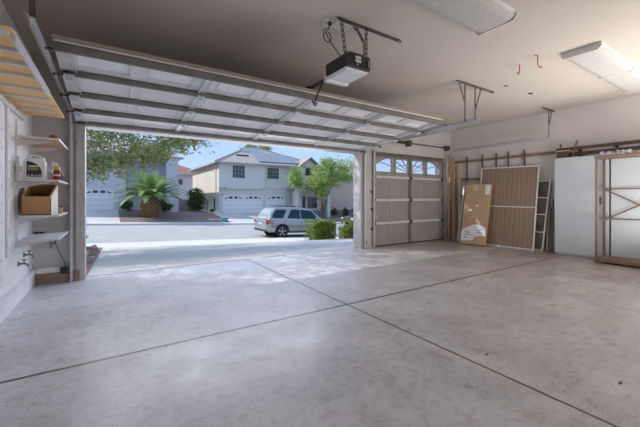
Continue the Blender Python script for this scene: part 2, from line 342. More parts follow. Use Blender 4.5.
# ------------------------------------------------------------------ wide overhead door, raised
p0=Vector((0,3.32,2.375)); p1=Vector((0,5.44,2.15))
T=(p1-p0).normalized(); N=Vector((1,0,0)).cross(T).normalized()  # N points up out of the panel
if N.z<0: N=-N
def dp(x,s,n): return Vector((x,0,0))+p0+T*s+N*n
def dbox(mb,x0,x1,s0,s1,n0,n1):
    v=[dp(x,s,n) for n in (n0,n1) for s in (s0,s1) for x in (x0,x1)]
    mb.add(v,[(0,2,3,1),(4,5,7,6),(0,1,5,4),(2,6,7,3),(0,4,6,2),(1,3,7,5)])
LEN=(p1-p0).length; SEC=LEN/4
door=empty('door_1',(2.135,4.38,2.26),'white sectional overhead door raised under the ceiling above the driveway opening','garage door',kind='structure')
DX0,DX1=D1L-.09,D1R+.02
stx=[DX0+ (DX1-DX0)*i/4 for i in range(5)]
for k in range(4):
    s0,s1=k*SEC+.004,(k+1)*SEC-.004
    mb=MB(); 
    if k==0:
        # glazed section: rails round eight openings
        dbox(mb,DX0,DX1,s0,s0+.10,0,.04); dbox(mb,DX0,DX1,s1-.12,s1,0,.04)
        xs=[]
        for i in range(4):
            a,bx=stx[i]+.12,stx[i+1]-.12; mid=(a+bx)/2; xs+=[(a,mid-.07),(mid+.07,bx)]
        prev=DX0
        for a,bx in xs:
            dbox(mb,prev,a,s0+.10,s1-.12,0,.04); prev=bx
        dbox(mb,prev,DX1,s0+.10,s1-.12,0,.04)
        sec=mb.build('door_section','doorw',door)
        for a,bx in xs:
            g=MB(); dbox(g,a,bx,s0+.10,s1-.12,.012,.02); g.build('pane','pane',sec)
            f=MB(); 
            for q in ((a,a+.015,s0+.10,s1-.12),(bx-.015,bx,s0+.10,s1-.12),(a,bx,s0+.10,s0+.115),(a,bx,s1-.135,s1-.12)): dbox(f,q[0],q[1],q[2],q[3],-.006,.012)
            f.build('pane_frame','doorstile',sec)
    else:
        dbox(mb,DX0,DX1,s0,s1,.004,.04)
        for i in range(4):
            a,bx=stx[i]+.10,stx[i+1]-.10; mid=(a+bx)/2
            for (u0,u1) in ((a,mid-.04),(mid+.04,bx)):
                # raised rim and recessed field of each embossed panel
                for q in ((u0,u0+.02,s0+.09,s1-.09),(u1-.02,u1,s0+.09,s1-.09),(u0,u1,s0+.09,s0+.11),(u0,u1,s1-.11,s1-.09)): dbox(mb,q[0],q[1],q[2],q[3],-.008,.004)
        mb.build('door_section','doorw',door,bevel=.003)
for k in range(5):
    s=k*SEC; mb=MB()
    if k==0:
        dbox(mb,DX0,DX1,.0,.012,-.075,.0); dbox(mb,DX0,DX1,.0,.07,-.012,0); dbox(mb,DX0,DX1,.06,.07,-.05,0)
    elif k==4:
        dbox(mb,DX0,DX1,s-.07,s-.0,-.012,.004); dbox(mb,DX0,DX1,s-.07,s-.06,-.05,0)
    else:
        dbox(mb,DX0+.1,DX1-.1,s-.045,s-.035,-.055,.004); dbox(mb,DX0+.1,DX1-.1,s-.045,s+.03,-.012,.004); dbox(mb,DX0+.1,DX1-.1,s-.045,s-.02,-.06,-.052)
    mb.build('strut','doorstrut',door)
mb=MB(); dbox(mb,DX0-.01,DX1+.01,-.012,.0,.018,.05); dbox(mb,DX0-.01,DX1+.01,-.012,.03,.04,.052)
mb.build('top_edge','dooredge',door,bevel=.004)
for i,x in enumerate(stx):
    wd=.033 if 0<i<4 else .06
    xa=x+(wd if i==0 else -wd if i==4 else 0)
    for k in range(4):
        mb=MB(); dbox(mb,xa-wd,xa+wd,k*SEC+.03,(k+1)*SEC-.05,-.018,.004)
        dbox(mb,xa-wd,xa-wd+.006,k*SEC+.03,(k+1)*SEC-.05,-.03,-.018); dbox(mb,xa+wd-.006,xa+wd,k*SEC+.03,(k+1)*SEC-.05,-.03,-.018)
        mb.build('stile','doorstile',door)
    for k in range(1,4):
        mb=MB(); dbox(mb,xa-.04,xa+.04,k*SEC-.06,k*SEC+.05,-.075,-.055); dbox(mb,xa-.02,xa+.02,k*SEC-.015,k*SEC+.015,-.09,-.072)
        mb.build('hinge','steel',door)
TRX={0:D1L-.145,1:D1R+.085}
for sx in (0,1):
    xe=DX0 if sx==0 else DX1; xt=TRX[sx]; 
    for k in range(5):
        s=min(max(k*SEC,.05),LEN-.06); mb=MB(); inn=xe+(.09 if sx==0 else -.09)
        P=dp(0,s,-.045); 
        mb.tube([(inn,P.y,P.z),(xt,P.y,P.z)],.007,8); mb.lathe((xt-.008,P.y,P.z),[(.022,0),(.022,.016)],12,'x'); 
        q=dp(0,s,-.02); mb.box(min(inn,xe),max(inn,xe),q.y-.035,q.y+.035,q.z-.02,q.z+.0)
        mb.build('roller','dsteel',door)

# ------------------------------------------------------------------ door tracks
def cprof(sgn,w=.025,h=.055,t=.004):
    # C channel, open toward the door (sgn = +1 opens to +x)
    a=w/2;b=h/2
    p=[(-a,-b),(a,-b),(a,-b+t*2),(-a+t,-b+t),(-a+t,b-t),(a,b-t*2),(a,b),(-a,b)]
    return [(x*sgn,y) for x,y in p]
def track(x,y0,z0,ytop,sgn,label,zc=None,yw=YF-.055,cat='door track',r=.30):
    zc=z0
    path=[(x,y0,z0)]+[(x,ytop-.0-r+r*math.sin(a),zc-r+r*math.cos(a)) for a in [math.pi/2*i/8 for i in range(9)]]
    t=empty('door_track',(x,ytop,0),label,cat)
    MB().sweep(path[:2],cprof(sgn)).build('horizontal_rail','steel',t)
    MB().sweep(path[1:],cprof(sgn)).build('curved_rail','steel',t)
    MB().sweep([path[-1],(x,ytop,0.01)],cprof(sgn)).build('vertical_rail','steel',t)
    for z in (.25,.95,1.55):
        mb=MB(); mb.box(x-.012,x+.012,ytop+.02,YF,z-.03,z+.03); mb.box(x-.02,x+.02,YF-.006,YF-.001,z-.06,z+.06)
        mb.build('wall_bracket','steel',t)
    mb=MB(); mb.box(x-sgn*.015,x-sgn*.019,y0,ytop-r,z0+.005,z0+.045); mb.box(x-sgn*.015,x-sgn*.05,y0,ytop-r,z0+.041,z0+.045)
    mb.build('stiffener_angle','steel',t)
    return t
track(TRX[0],2.85,2.30,YF-.055,1,'bright steel door track on the left by the corner shelves')
track(TRX[1],2.80,2.28,YF-.055,-1,'long steel door track hanging right of the raised door',r=.30)
track(D2L-.045,3.35,2.31,YF-.055,1,'curved steel track at the left side of the closed single door')
track(D2R+.075,2.98,2.335,YF-.055,-1,'steel track running along the right wall above the wooden rack rails')
# hangers
def hanger(label,bar,drops,braces,m='brkt'):
    (bx0,bx1,y)=bar
    h=empty('track_hanger',((bx0+bx1)/2,y,ZC),label,'hanger bracket')
    mb=MB(); mb.box(bx0,bx1,y-.018,y+.018,ZC-.006,ZC-.001); mb.box(bx0,bx1,y-.018,y-.013,ZC-.04,ZC-.006); mb.build('ceiling_angle',m,h)
    for x,z in drops: MB().beam((x,y-.008,ZC-.01),(x,y-.008,z),.034,.006,up=(0,1,0)).build('drop_bar',m,h)
    for a,b in braces: MB().beam((a[0],y-.016,a[1]),(b[0],y-.016,b[1]),.028,.006,up=(0,1,0)).build('brace',m,h)
    return h
hanger('dark angle iron hanger with two drop bars holding the long right track',(4.47,5.47,3.02),[(4.655,2.31),(4.93,2.33)],[((4.49,2.9),(4.645,2.60)),((5.08,2.9),(4.93,2.55))])
hanger('small T shaped hanger for the track by the right wall',(7.22,7.74,3.0),[(7.495,2.34)],[((7.60,2.9),(7.50,2.62))])
hanger('dark perforated hanger above the left track end',(-.50,-.20,2.87),[(TRX[0]-.0,2.33)],[((-.26,2.9),(TRX[0]+.01,2.60))],'dsteel')

# ------------------------------------------------------------------ closed single door with sunburst windows
d2=empty('door_2',(6.2,YF+.06,0),'closed grey single garage door with four sunburst windows','garage door',kind='structure')
W2=D2R-D2L; h2=D2T/4; Y0=YF+.045; Y1=YF+.085
for k in range(4):
    z0,z1=k*h2+.004,(k+1)*h2-.004
    if k<3:
        mb=B(D2L,D2R,Y0,Y1,z0,z1)
        for i in range(4):
            a=D2L+W2*i/4+.06; b=D2L+W2*(i+1)/4-.06
            for q in ((a,a+.018,z0+.09,z1-.09),(b-.018,b,z0+.09,z1-.09),(a,b,z0+.09,z0+.105),(a,b,z1-.105,z1-.09)): mb.box(q[0],q[1],Y0-.008,Y0,q[2],q[3])
            for j in range(1,4):
                xx=a+(b-a)*j/4; mb.box(xx-.004,xx+.004,Y0-.004,Y0,z0+.11,z1-.11)
        mb.build('door_section','door2',d2,bevel=.002)
    else:
        zz0,zz1=z0+.10,z1-.07; mb=MB(); mb.box(D2L,D2R,Y0,Y1,z0,zz0); mb.box(D2L,D2R,Y0,Y1,zz1,z1); wins=[]
        edges=[D2L+.06,D2L+.61,D2L+.70,D2L+1.17,D2L+1.27,D2L+1.74,D2L+1.83,D2R-.06]
        prev=D2L
        for i in range(4):
            a,b=edges[2*i],edges[2*i+1]; mb.box(prev,a,Y0,Y1,zz0,zz1); prev=b; wins.append((a,b))
        mb.box(prev,D2R,Y0,Y1,zz0,zz1)
        sec=mb.build('door_section','door2',d2)
        cx=(D2L+D2R)/2; ea,eb=1.20,.40; zb=zz0+.03
        for (a,b) in wins:
            wf=MB()
            for q in ((a,a+.03,zz0,zz1),(b-.03,b,zz0,zz1),(a,b,zz0,zz0+.025),(a,b,zz1-.025,zz1)): wf.box(q[0],q[1],Y0-.02,Y0+.01,q[2],q[3])
            # arch filler above the ellipse
            n=14
            for j in range(n):
                x0=a+(b-a)*j/n;x1=a+(b-a)*(j+1)/n
                def ez(x): 
                    u=1-((x-cx)/ea)**2
                    return min(zz1,zb+eb*math.sqrt(max(u,0)))
                e0,e1=ez(x0),ez(x1)
                if min(e0,e1)<zz1-.001: wf.prism([(x0,Y0-.012,e0),(x1,Y0-.012,e1),(x1,Y0-.012,zz1),(x0,Y0-.012,zz1)],(0,.02,0))
            # rays and inner arc
            for ang in (12,28,48,132,152,168):
                ca,sa=math.cos(R(ang)),math.sin(R(ang)); pts=[]
                for tt in range(0,121):
                    rr=tt/100*1.25; x=cx+ca*rr; z=zb+sa*rr
                    if a<=x<=b and zz0<z<zz1 and ((x-cx)/ea)**2+((z-zb)/eb)**2<1.05: pts.append((x,Y0-.01,z))
                if len(pts)>3: wf.beam(pts[0],pts[-1],.016,.016,up=(0,1,0))
            arc=[]
            for j in range(0,61):
                th=math.pi*j/60; x=cx+math.cos(th)*.62; z=zb+math.sin(th)*.19
                if a<=x<=b and z<zz1: arc.append((x,Y0-.01,z))
            for u,v in zip(arc,arc[1:]): wf.beam(u,v,.015,.016,up=(0,1,0))
            f=wf.build('sunburst_frame','door2',d2)
            B(a,b,Y0+.015,Y0+.02,zz0,zz1).build('pane','glass',f)
for k in range(1,4):
    z=k*h2; 
    for xa,xb in ((D2L+.0,6.155),(6.245,D2R-.0)):
        mb=MB(); mb.box(xa,xb,Y0-.045,Y0-.0,z-.028,z+.03); mb.build('strut','door2rail',d2,bevel=.006)
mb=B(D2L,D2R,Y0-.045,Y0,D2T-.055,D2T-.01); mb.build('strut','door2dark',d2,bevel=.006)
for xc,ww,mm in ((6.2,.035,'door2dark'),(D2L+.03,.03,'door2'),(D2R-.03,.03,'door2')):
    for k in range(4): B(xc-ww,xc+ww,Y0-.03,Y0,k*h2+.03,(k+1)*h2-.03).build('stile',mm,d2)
for xc in (D2L+.02,6.2,D2R-.02):
    for k in range(1,4): B(xc-.035,xc+.035,Y0-.07,Y0-.03,k*h2-.04,k*h2+.04).build('hinge','dsteel',d2,bevel=.006)
B(D2L,D2R,Y0-.01,Y1+.01,-.004,.022).build('bottom_seal','black',d2)
MB().tube([(5.05,YF-.02,.62),(5.05,YF-.03,.7)],.012).build('lift_handle','steel',d2)
# torsion spring shaft over the single door
ts=empty('torsion_spring',(6.2,YF-.09,2.42),'dark torsion shaft with coil spring above the closed single door','door spring')
MB().tube([(5.0,YF-.10,2.43),(7.56,YF-.10,2.43)],.013,10).build('shaft','dsteel',ts)
mb=MB(); turns=34; pts=[]
for i in range(turns*8):
    a=i*math.pi/4; pts.append((5.28+.62*i/(turns*8),YF-.10+.028*math.cos(a),2.43+.028*math.sin(a)))
mb.tube(pts,.006,5); mb.build('coil_spring','dsteel',ts)
mb=MB(); mb.box(6.0,6.08,YF-.14,YF-.001,2.36,2.5); mb.build('bearing_plate','dsteel',ts,bevel=.006)
mb=MB(); mb.lathe((5.93,YF-.10,2.43),[(.04,0),(.045,.02),(.045,.05),(.03,.06)],14,'x'); mb.build('winding_cone','dsteel',ts)
mb=MB(); mb.lathe((7.42,YF-.10,2.43),[(.055,0),(.045,.01),(.045,.06),(.055,.07)],16,'x'); mb.build('cable_drum','dsteel',ts)
mb=B(7.51,7.56,YF-.15,YF-.001,2.37,2.49); mb.build('end_plate','dsteel',ts,bevel=.006)
# cleat where the left jamb of pillar meets the wall, outlet boxes on the pillar
def small(name,mb,m,label,cat,group=None,bevel=0,smooth=False):
    return tag(mb.build(name,m,bevel=bevel,smooth=smooth),label,cat,group)
o=empty('door_sensor',(4.70,YF-.06,.13),'small dark safety sensor low on the pillar between the doors','sensor')
B(4.675,4.73,YF-.05,YF-.003,.09,.17).build('housing','black',o,bevel=.008); MB().lathe((4.70,YF-.058,.13),[(.014,0),(.014,.01)],10,'y').build('eye','tail',o)
o=empty('door_sensor',(-.44,YF-.09,.17),'black safety sensor at the foot of the left track','sensor')
B(-.56,-.475,YF-.12,YF-.05,.135,.215).build('housing','black',o,bevel=.008); MB().lathe((-.475,YF-.085,.175),[(.014,0),(.014,.01)],10,'x').build('eye','dgrey',o)
for i,(z,l) in enumerate(((.62,'round dark lag bolt plate at knee height on the pillar'),(1.06,'round dark lag bolt plate at waist height on the pillar'),(1.45,'round dark lag bolt plate highest on the pillar'))):
    mb=MB(); mb.lathe((4.905,YF-.012,z-.2),[(.026,0),(.03,.004),(.03,.011)],12,'y'); small('bolt_plate',mb,'dsteel',l,'bolt')
# ------------------------------------------------------------------ garage door opener
X0=2.13
op=empty('garage_door_opener',(X0,2.75,2.5),'black and white garage door opener motor hanging from the ceiling','door opener')
za,zb_=2.445,2.60; ya,yb=2.56,2.95; xa,xb=X0-.15,X0+.16
mb=MB(); mb.prism([(xa,ya,zb_-.02),(xa+.03,ya,zb_),(xb-.03,ya,zb_),(xb,ya,zb_-.02),(xb,ya,za),(xa,ya,za)],(0,yb-ya,0)); mb.build('housing','dgrey',op,bevel=.012)
mb=MB(); mb.prism([(xa+.01,ya-.004,za+.005),(xb-.01,ya-.004,za+.005),(xb-.015,ya-.004,zb_-.025),(xa+.03,ya-.004,zb_-.012)],(0,.01,0)); mb.build('back_panel','black',op,bevel=.004)
mb=MB(); mb.prism([(xa-.006,ya+.02,za+.0),(xb+.004,ya+.02,za+.0),(xb-.02,ya+.05,za-.028),(xa+.02,ya+.05,za-.032)],(0,yb-ya-.02,0)); mb.build('light_lens','lens',op,bevel=.012)
mb=MB(); mb.prism([(xa-.006,yb-.03,za-.045),(xb,yb-.03,za-.045),(xb-.01,yb-.03,za+.09),(xa+.01,yb-.03,za+.09)],(0,.07,0)); mb.build('end_lens','lens',op,bevel=.015)
for z in (za+.092,za+.056): B(xa+.10,xa+.175,ya-.008,ya-.003,z,z+.027).build('sticker','sticker',op)
MB().lathe((xa+.13,ya-.008,za+.035),[(.01,0),(.01,.004)],12,'y').build('learn_button','sticker',op)
mb=MB(); mb.tube([(xb-.04,ya-.012,za+.105),(xb-.04,ya-.016,za+.07),(xb-.04,ya-.012,za+.03)],.004,6); mb.build('indicator_strip','sticker',op)
B(X0-.018,X0+.018,yb,5.40,2.50,2.53).build('rail','brkt',op)
B(X0-.03,X0+.03,5.33,YF-.001,2.46,2.57).build('header_bracket','dsteel',op)
tr=B(X0-.035,X0+.035,3.50,3.68,2.485,2.54).build('trolley','black',op,bevel=.008)
P=dp(0,.14,-.06)
MB().tube([(X0,3.58,2.50),(X0-.01,3.56,2.44),(X0,P.y-.02,P.z+.0)],.011,8).build('door_arm','dsteel',op)
mb=MB(); mb.tube([(X0-.10,3.05,2.46),(X0-.11,3.10,2.40),(X0-.11,3.2,2.30),(X0-.10,3.27,2.225),(X0-.07,3.29,2.225),(X0-.03,3.31,2.27)],.009,8); mb.build('release_arm','black',op)
h=empty('opener_hanger',(2.33,2.62,ZC),'perforated galvanised angle bracket holding up the opener motor','hanger bracket')
def perforated(p,q,w=.036,horizontal=False):
    mb=MB(); p=Vector(p);q=Vector(q); d=(q-p); n=int(d.length/.05); u=d.normalized(); side=Vector((0,1,0)).cross(u).normalized()
    # two edge strips with cross webs leave a row of slots
    mb.beam(p+side*w*.36,q+side*w*.36,.004,w*.28,up=side); mb.beam(p-side*w*.36,q-side*w*.36,.004,w*.28,up=side)
    for i in range(n+1):
        c=p+d*(i/n); mb.beam(c-u*.012,c+u*.012,.004,w*.6,up=side)
    return mb
mb=perforated((1.90,2.60,ZC-.022),(2.78,2.60,ZC-.022)); mb.box(1.90,2.78,2.60,2.636,ZC-.004,ZC-.001); mb.build('ceiling_angle','brkt',h)
for (a,b) in (((1.935,2.60,ZC-.02),(1.985,2.60,zb_-.01)),((2.265,2.60,ZC-.03),(2.262,2.60,zb_-.01))): perforated(a,b).build('drop_bar','brkt',h)
perforated((2.10,2.597,ZC-.02),(2.25,2.597,2.72)).build('brace','brkt',h)
mb=MB(); mb.box(1.93,2.13,2.66,2.80,ZC-.012,ZC-.001); mb.build('ceiling_plate','white',h,bevel=.004)
MB().tube([(2.14,2.66,ZC-.02),(2.22,2.64,2.85),(2.265,2.64,2.75),(2.285,2.66,zb_-.03)],.006,6).build('support_wire','brkt',h)
c=empty('power_cord',(1.85,2.72,ZC),'black power cord looping down to the opener motor','power cord')
mb=MB(); pts=[(1.88,2.72,ZC-.03)]
for i in range(22):
    a=i/21*2*math.pi*1.15+1.2; pts.append((1.845+.045*math.cos(a)+.004*i/21,2.72,2.78+.05*math.sin(a)*1.2-.0015*i))
pts+=[(1.885,2.72,2.72),(1.92,2.70,2.66),(1.99,2.69,2.59)]
mb.tube(pts,.0055,6); mb.build('cord','black',c)
MB().lathe((1.88,2.72,ZC-.055),[(.006,0),(.016,.012),(.018,.04),(.012,.05)],10).build('plug','black',c)
o=empty('ceiling_outlet',(1.86,2.76,ZC),'small white outlet plate beside the cord on the ceiling','outlet')
B(1.82,1.92,2.70,2.82,ZC-.007,ZC-.001).build('plate','white',o,bevel=.003); B(1.85,1.89,2.74,2.78,ZC-.010,ZC-.006).build('socket','lens2',o)

# ------------------------------------------------------------------ fluorescent fixtures and hooks
def fixture(x0,x1,y0,y1,label,sp):
    f=empty('ceiling_light',((x0+x1)/2,(y0+y1)/2,ZC),label,'ceiling light',None)
    mb=MB(); mb.prism([(x0,y0,ZC-.001),(x0,y1,ZC-.001),(x0,y1-.03,ZC-.05),(x0,y0+.03,ZC-.05)],(x1-x0,0,0)); mb.build('housing','fixture',f,bevel=.003)
    n=2; L=(x1-x0)/n
    for i in range(n):
        a,b=x0+i*L+.012,x0+(i+1)*L-.012
        mb=MB(); v=[]
        m=12
        for j in range(m+1):
            u=j/m; y=y0+.012+(y1-y0-.024)*u; z=ZC-.045-.036*(1-abs(2*u-1)**6)
            v+=[(a,y,z),(b,y,z)]
        mb.add(v,[(2*j,2*j+2,2*j+3,2*j+1) for j in range(m)]); 
        mb.add([v[2*j] for j in range(m+1)],[tuple(range(m+1))]); mb.add([v[2*j+1] for j in range(m+1)],[tuple(range(m+1))])
        mb.build('diffuser','lens2',f)
    for x in (x0,x1,):
        s=-1 if x==x0 else 1
        mb=MB(); v=[(x-.0,y0,ZC-.002),(x,y1,ZC-.002),(x,y1,ZC-.05),(x,y1-.03,ZC-.084),(x,y0+.03,ZC-.084),(x,y0,ZC-.05)]
        mb.prism(v,(.014*s,0,0)); mb.build('end_cap','fixture',f)
    mb=MB(); xm=(x0+x1)/2; v=[(xm-.012,y0+.003,ZC-.03),(xm-.012,y1-.003,ZC-.03),(xm-.012,y1-.003,ZC-.05),(xm-.012,y1-.04,ZC-.086),(xm-.012,y0+.04,ZC-.086),(xm-.012,y0+.003,ZC-.05)]
    mb.prism(v,(.024,0,0)); mb.build('centre_band','white',f)
    return f
fixture(.84,3.28,1.58,2.0,'long white fluorescent ceiling light above the middle of the floor',1)
fixture(4.76,7.20,1.36,1.76,'long ribbed fluorescent ceiling light near the right wall',1)
def chook(x,y,label,sc=1):
    mb=MB(); mb.tube([(x,y,ZC-.002),(x,y,ZC-.10),(x+.01,y,ZC-.125),(x+.05,y-.005,ZC-.15),(x+.08,y-.01,ZC-.14),(x+.085,y-.01,ZC-.12)],.006,8)
    mb.tube([(x,y,ZC-.006),(x-.05,y+.01,ZC-.006)],.006,8)
    small('ceiling_hook',mb,'redmetal',label,'hook')
def chook2(x,y,label):
    mb=MB(); mb.tube([(x+.02,y,ZC-.002),(x-.0,y,ZC-.012),(x,y,ZC-.09),(x-.03,y,ZC-.14),(x-.05,y,ZC-.135),(x-.06,y,ZC-.115)],.006,8)
    small('ceiling_hook',mb,'redmetal',label,'hook')
chook2(4.66,2.21,'red coated ceiling hook facing left, nearer the raised door')
chook(4.55,1.94,'red coated ceiling hook facing right, nearer the ribbed light')
for (x,y,r,l) in ((6.10,2.72,.03,'small dark patch of chipped paint on the ceiling by the right wall'),(5.35,2.75,.022,'faint scuff mark on the ceiling left of the dark chip')):
    mb=MB(); n=11; v=[(x+r*(1+random.uniform(-.4,.4))*2.2*math.cos(2*math.pi*i/n),y+r*(1+random.uniform(-.4,.4))*math.sin(2*math.pi*i/n),ZC-.003) for i in range(n)]
    mb.prism(v,(0,0,.002)); small('paint_chip',mb,'dgrey' if r>.025 else 'brkt',l,'paint chip')

# ------------------------------------------------------------------ left storage platform and shelves
pf=empty('storage_platform',(-.66,3.7,2.07),'overhead plywood storage shelf on battens along the left wall','overhead shelf')
B(XL+.005,-.475,2.5,4.95,2.075,2.093).build('plywood_deck','ply',pf)
for y in (2.52,2.80,3.06,3.33,3.70,4.02,4.32,4.6): B(XL+.005,-.495,y-.014,y+.014,2.052,2.075).build('batten','shelfwhite',pf)
B(-.490,-.472,2.56,3.83,2.035,2.10).build('fascia','shelfwhite',pf,bevel=.003)
B(XL+.004,XL+.03,2.5,4.9,1.99,2.035).build('wall_cleat','shelfwhite',pf)
# white post board on left wall
for (y0,y1,z0,l) in ((4.22,4.285,.54,'narrow white perforated strip fixed upright on the left wall'),(3.95,4.05,.30,'wide white upright board at the left edge of the wall')):
    mb=B(XL+.001,XL+.02,y0,y1,z0,2.02)
    o=tag(mb.build('wall_strip','trim',bevel=.003),l,'wall strip')
    for k in range(9):
        z=z0+.08+k*.17
        if z<1.98: MB().lathe((XL+.0195,(y0+y1)/2,z),[(.006,0),(.006,.003)],8,'x').build('screw_hole','brkt',o)
sh=[(1.745,'shelfwood','topmost corner shelf, bare wood, holding the red cloth'),(1.295,'shelfwood','second corner shelf holding the white jug and bottles'),(.915,'shelfwhite','third corner shelf under the open cardboard box'),(.66,'shelfwhite','lowest corner shelf, white and almost empty')]
SX0,SX1,SY0,SY1=XL+.045,-.480,4.48,5.42
for z,m,l in sh:
    s=empty('wall_shelf',((SX0+SX1)/2,(SY0+SY1)/2,z),l,'shelf')
    B(SX0,SX1,SY0,SY1,z,z+.018).build('board',m,s,bevel=.002)
    B(SX0,SX1-.0,SY0-.004,SY0,z-.002,z+.019).build('front_edge','shelfwhite',s)
    B(SX1,SX1+.004,SY0,SY1,z-.001,z+.019).build('side_edge','shelfwhite',s)
    for y in (4.62,5.24):
        mb=MB(); mb.prism([(SX0-.028,y-.008,z-.001),(SX1-.09,y-.008,z-.001),(SX1-.09,y-.008,z-.014),(SX0-.028,y-.008,z-.075)],(0,.016,0)); mb.build('bracket','shelfwhite',s)
for y,l in ((4.62,'white slotted shelf standard on the left wall, nearer the camera'),(5.24,'white slotted shelf standard in the corner behind the shelves')):
    mb=B(XL+.001,XL+.016,y-.014,y+.014,.58,1.95); tag(mb.build('shelf_standard','trim'),l,'shelf standard')
# --- top shelf
z=1.764
cp=empty('cloth_hat',(-.56,4.66,z),'crumpled red cloth cap on the topmost corner shelf','hat')
mb=MB(); mb.blob((-.545,4.66,z+.001),(.05,.06,.055),14,8,.06,flat=0); mb.build('crown','red',cp,smooth=True)
mb=MB(); mb.blob((-.61,4.67,z+.002),(.09,.06,.016),12,6,.1,flat=0); mb.build('brim','red',cp,smooth=True)
mb=MB(); pts=[(-.70,5.0,z+.01)]+[(-.70+.2*i/8,5.0-.15*i/8,z+.01+.045*math.sin(math.pi*i/8)) for i in range(1,9)]; mb.tube(pts,.004,6); small('thin_wire',mb,'brkt','thin bent wire behind the red cloth on the top shelf','wire')
# --- jug
z=1.314; jx0,jx1,jy0,jy1=-.782,-.60,4.56,4.69
jg=empty('oil_jug',(-.69,4.62,z),'white plastic motor oil jug with a dark curved label','jug')
pr=[(jx0,0),(jx1,0),(jx1,.195),(jx1-.03,.225),(jx0+.10,.235),(jx0+.02,.235),(jx0,.20)]
mb=MB(); mb.prism([(x,jy0,z+h_) for x,h_ in pr],(0,jy1-jy0,0)); mb.build('body','white',jg,bevel=.014,seg=3)
mb=MB(); mb.tube([(jx0+.02,(jy0+jy1)/2,z+.225),(jx0+.03,(jy0+jy1)/2,z+.258),(jx0+.08,(jy0+jy1)/2,z+.268),(jx0+.12,(jy0+jy1)/2,z+.255),(jx0+.14,(jy0+jy1)/2,z+.225)],.013,8); mb.build('handle','white',jg,smooth=True)
MB().lathe((jx1-.035,(jy0+jy1)/2,z+.215),[(.024,0),(.024,.025),(.02,.03)],14).build('cap','white',jg)
mb=MB(); pts=[(jx0+.028,jy0-.002,z+.03),(jx1-.03,jy0-.002,z+.03)]+[(jx1-.03-(.124)*(math.sin(a)*0+ (1-math.cos(a))),jy0-.002,z+.07+.125*math.sin(a)) for a in [math.pi/2*i/10 for i in range(11)]]
mb.prism(pts,(0,.002,0)); lb=mb.build('label','jlabel',jg)
B(jx0+.04,jx1-.055,jy0-.004,jy0-.001,z+.10,z+.128).build('label_band','olive',lb)
B(jx0+.04,jx1-.06,jy0-.004,jy0-.001,z+.135,z+.150).build('label_band','sticker',lb)
for i in range(4): B(jx0+.035+i*.03,jx0+.053+i*.03,jy0-.004,jy0-.001,z+.036,z+.05+.006*(i%2)).build('label_mark','lens2',lb)
# --- white box bracket left of the jug
mb=MB(); mb.box(-.84,-.80,4.66,4.74,z+.001,z+.0); mb=MB(); mb.box(XL+.02,XL+.06,4.52,4.58,z+.08,z+.14); mb.box(XL+.03,XL+.045,4.53,4.54,z+.001,z+.24); small('small_white_bracket',mb,'shelfwhite','small white metal bracket left of the oil jug','bracket')
mb=MB(); mb.blob((-.57,4.80,z+.085),(.042,.06,.085),12,9,.18,flat=.084); mb.blob((-.555,4.78,z+.165),(.04,.045,.045),10,7,.2); small('plastic_bag',mb,'bag','crumpled white plastic bag between the jug and the red bottle','bag')
bt=empty('red_bottle',(-.515,4.68,z),'squat red bottle with a yellow cap beside the white bag','bottle')
MB().lathe((-.515,4.68,z),[(.030,0),(.033,.01),(.033,.10),(.028,.12)],16).build('body','red',bt,smooth=True)
MB().lathe((-.515,4.68,z+.119),[(.029,0),(.029,.02),(.018,.045),(.012,.05)],16).build('cap','yellow',bt)
MB().lathe((-.515,4.68,z+.05),[(.0336,0),(.0336,.018)],16).build('label','cardw',bt)
mb=MB(); mb.prism([(-.60,4.93,z+.001),(-.50,4.93,z+.001),(-.488,4.93,z+.08),(-.52,4.93,z+.16),(-.58,4.93,z+.14)],(0,.16,0)); small('black_pouch',mb,'black','black cloth pouch at the right end of the second shelf','pouch',bevel=.01)
# --- cardboard bin
z=.934; bx0,bx1,by0,by1=-.795,-.55,4.54,5.05; zf,zbk=.20,.345
cb=empty('open_cardboard_box',(-.67,4.8,z),'open orange cardboard bin box with a low front on the third shelf','box')
MB().box(bx0,bx1,by0,by0+.006,z+.001,z+zf).build('front_panel','card2',cb)
B(bx0,bx1,by1-.006,by1,z+.001,z+zbk).build('back_panel','card2',cb)
for x,n_,m_ in ((bx0,'side_panel','card2'),(bx1-.006,'side_panel','card2')):
    MB().prism([(x,by0,z+.001),(x,by1,z+.001),(x,by1,z+zbk),(x,by0+.06,z+zf+.015),(x,by0,z+zf)],(.006,0,0)).build(n_,m_,cb)
mb=MB(); mb.prism([(bx1,by0-.001,z+.001),(bx1,by1,z+.001),(bx1,by1,z+zbk),(bx1,by0+.06,z+zf+.016),(bx1,by0-.001,z+zf)],(.003,0,0)); mb.prism([(bx1-.012,by0-.002,z+zf),(bx1-.012,by0+.06,z+zf+.018),(bx1-.012,by1,z+zbk+.003),(bx1-.012,by1,z+zbk-.003),(bx1-.012,by0,z+zf-.01)],(.016,0,0)); mb.build('pale_outer_flap','cardw',cb)
B(bx0,bx1,by0,by1,z+.001,z+.008).build('bottom_panel','card2',cb)
mb=MB(); mb.blob((-.69,4.84,z+.10),(.09,.20,.125),14,8,.18,flat=.09); small('dark_clothing',mb,'navy','dark navy and red cloth heaped inside the open box','clothing')
sb=empty('small_bottle',(-.50,4.85,z),'little amber bottle with a dark lid right of the open box','bottle')
MB().lathe((-.50,4.85,z),[(.017,0),(.019,.01),(.019,.06),(.012,.075)],12).build('body','shelfwood',sb,smooth=True)
MB().lathe((-.50,4.85,z+.074),[(.014,0),(.014,.018)],12).build('lid','black',sb)
z=.679
mb=MB(); mb.box(-.80,-.70,5.20,5.26,z+.001,z+.018); mb.box(-.76,-.745,5.10,5.22,z+.001,z+.012); small('flat_tool',mb,'black','flat black tool lying at the back of the lowest shelf','tool',bevel=.004)
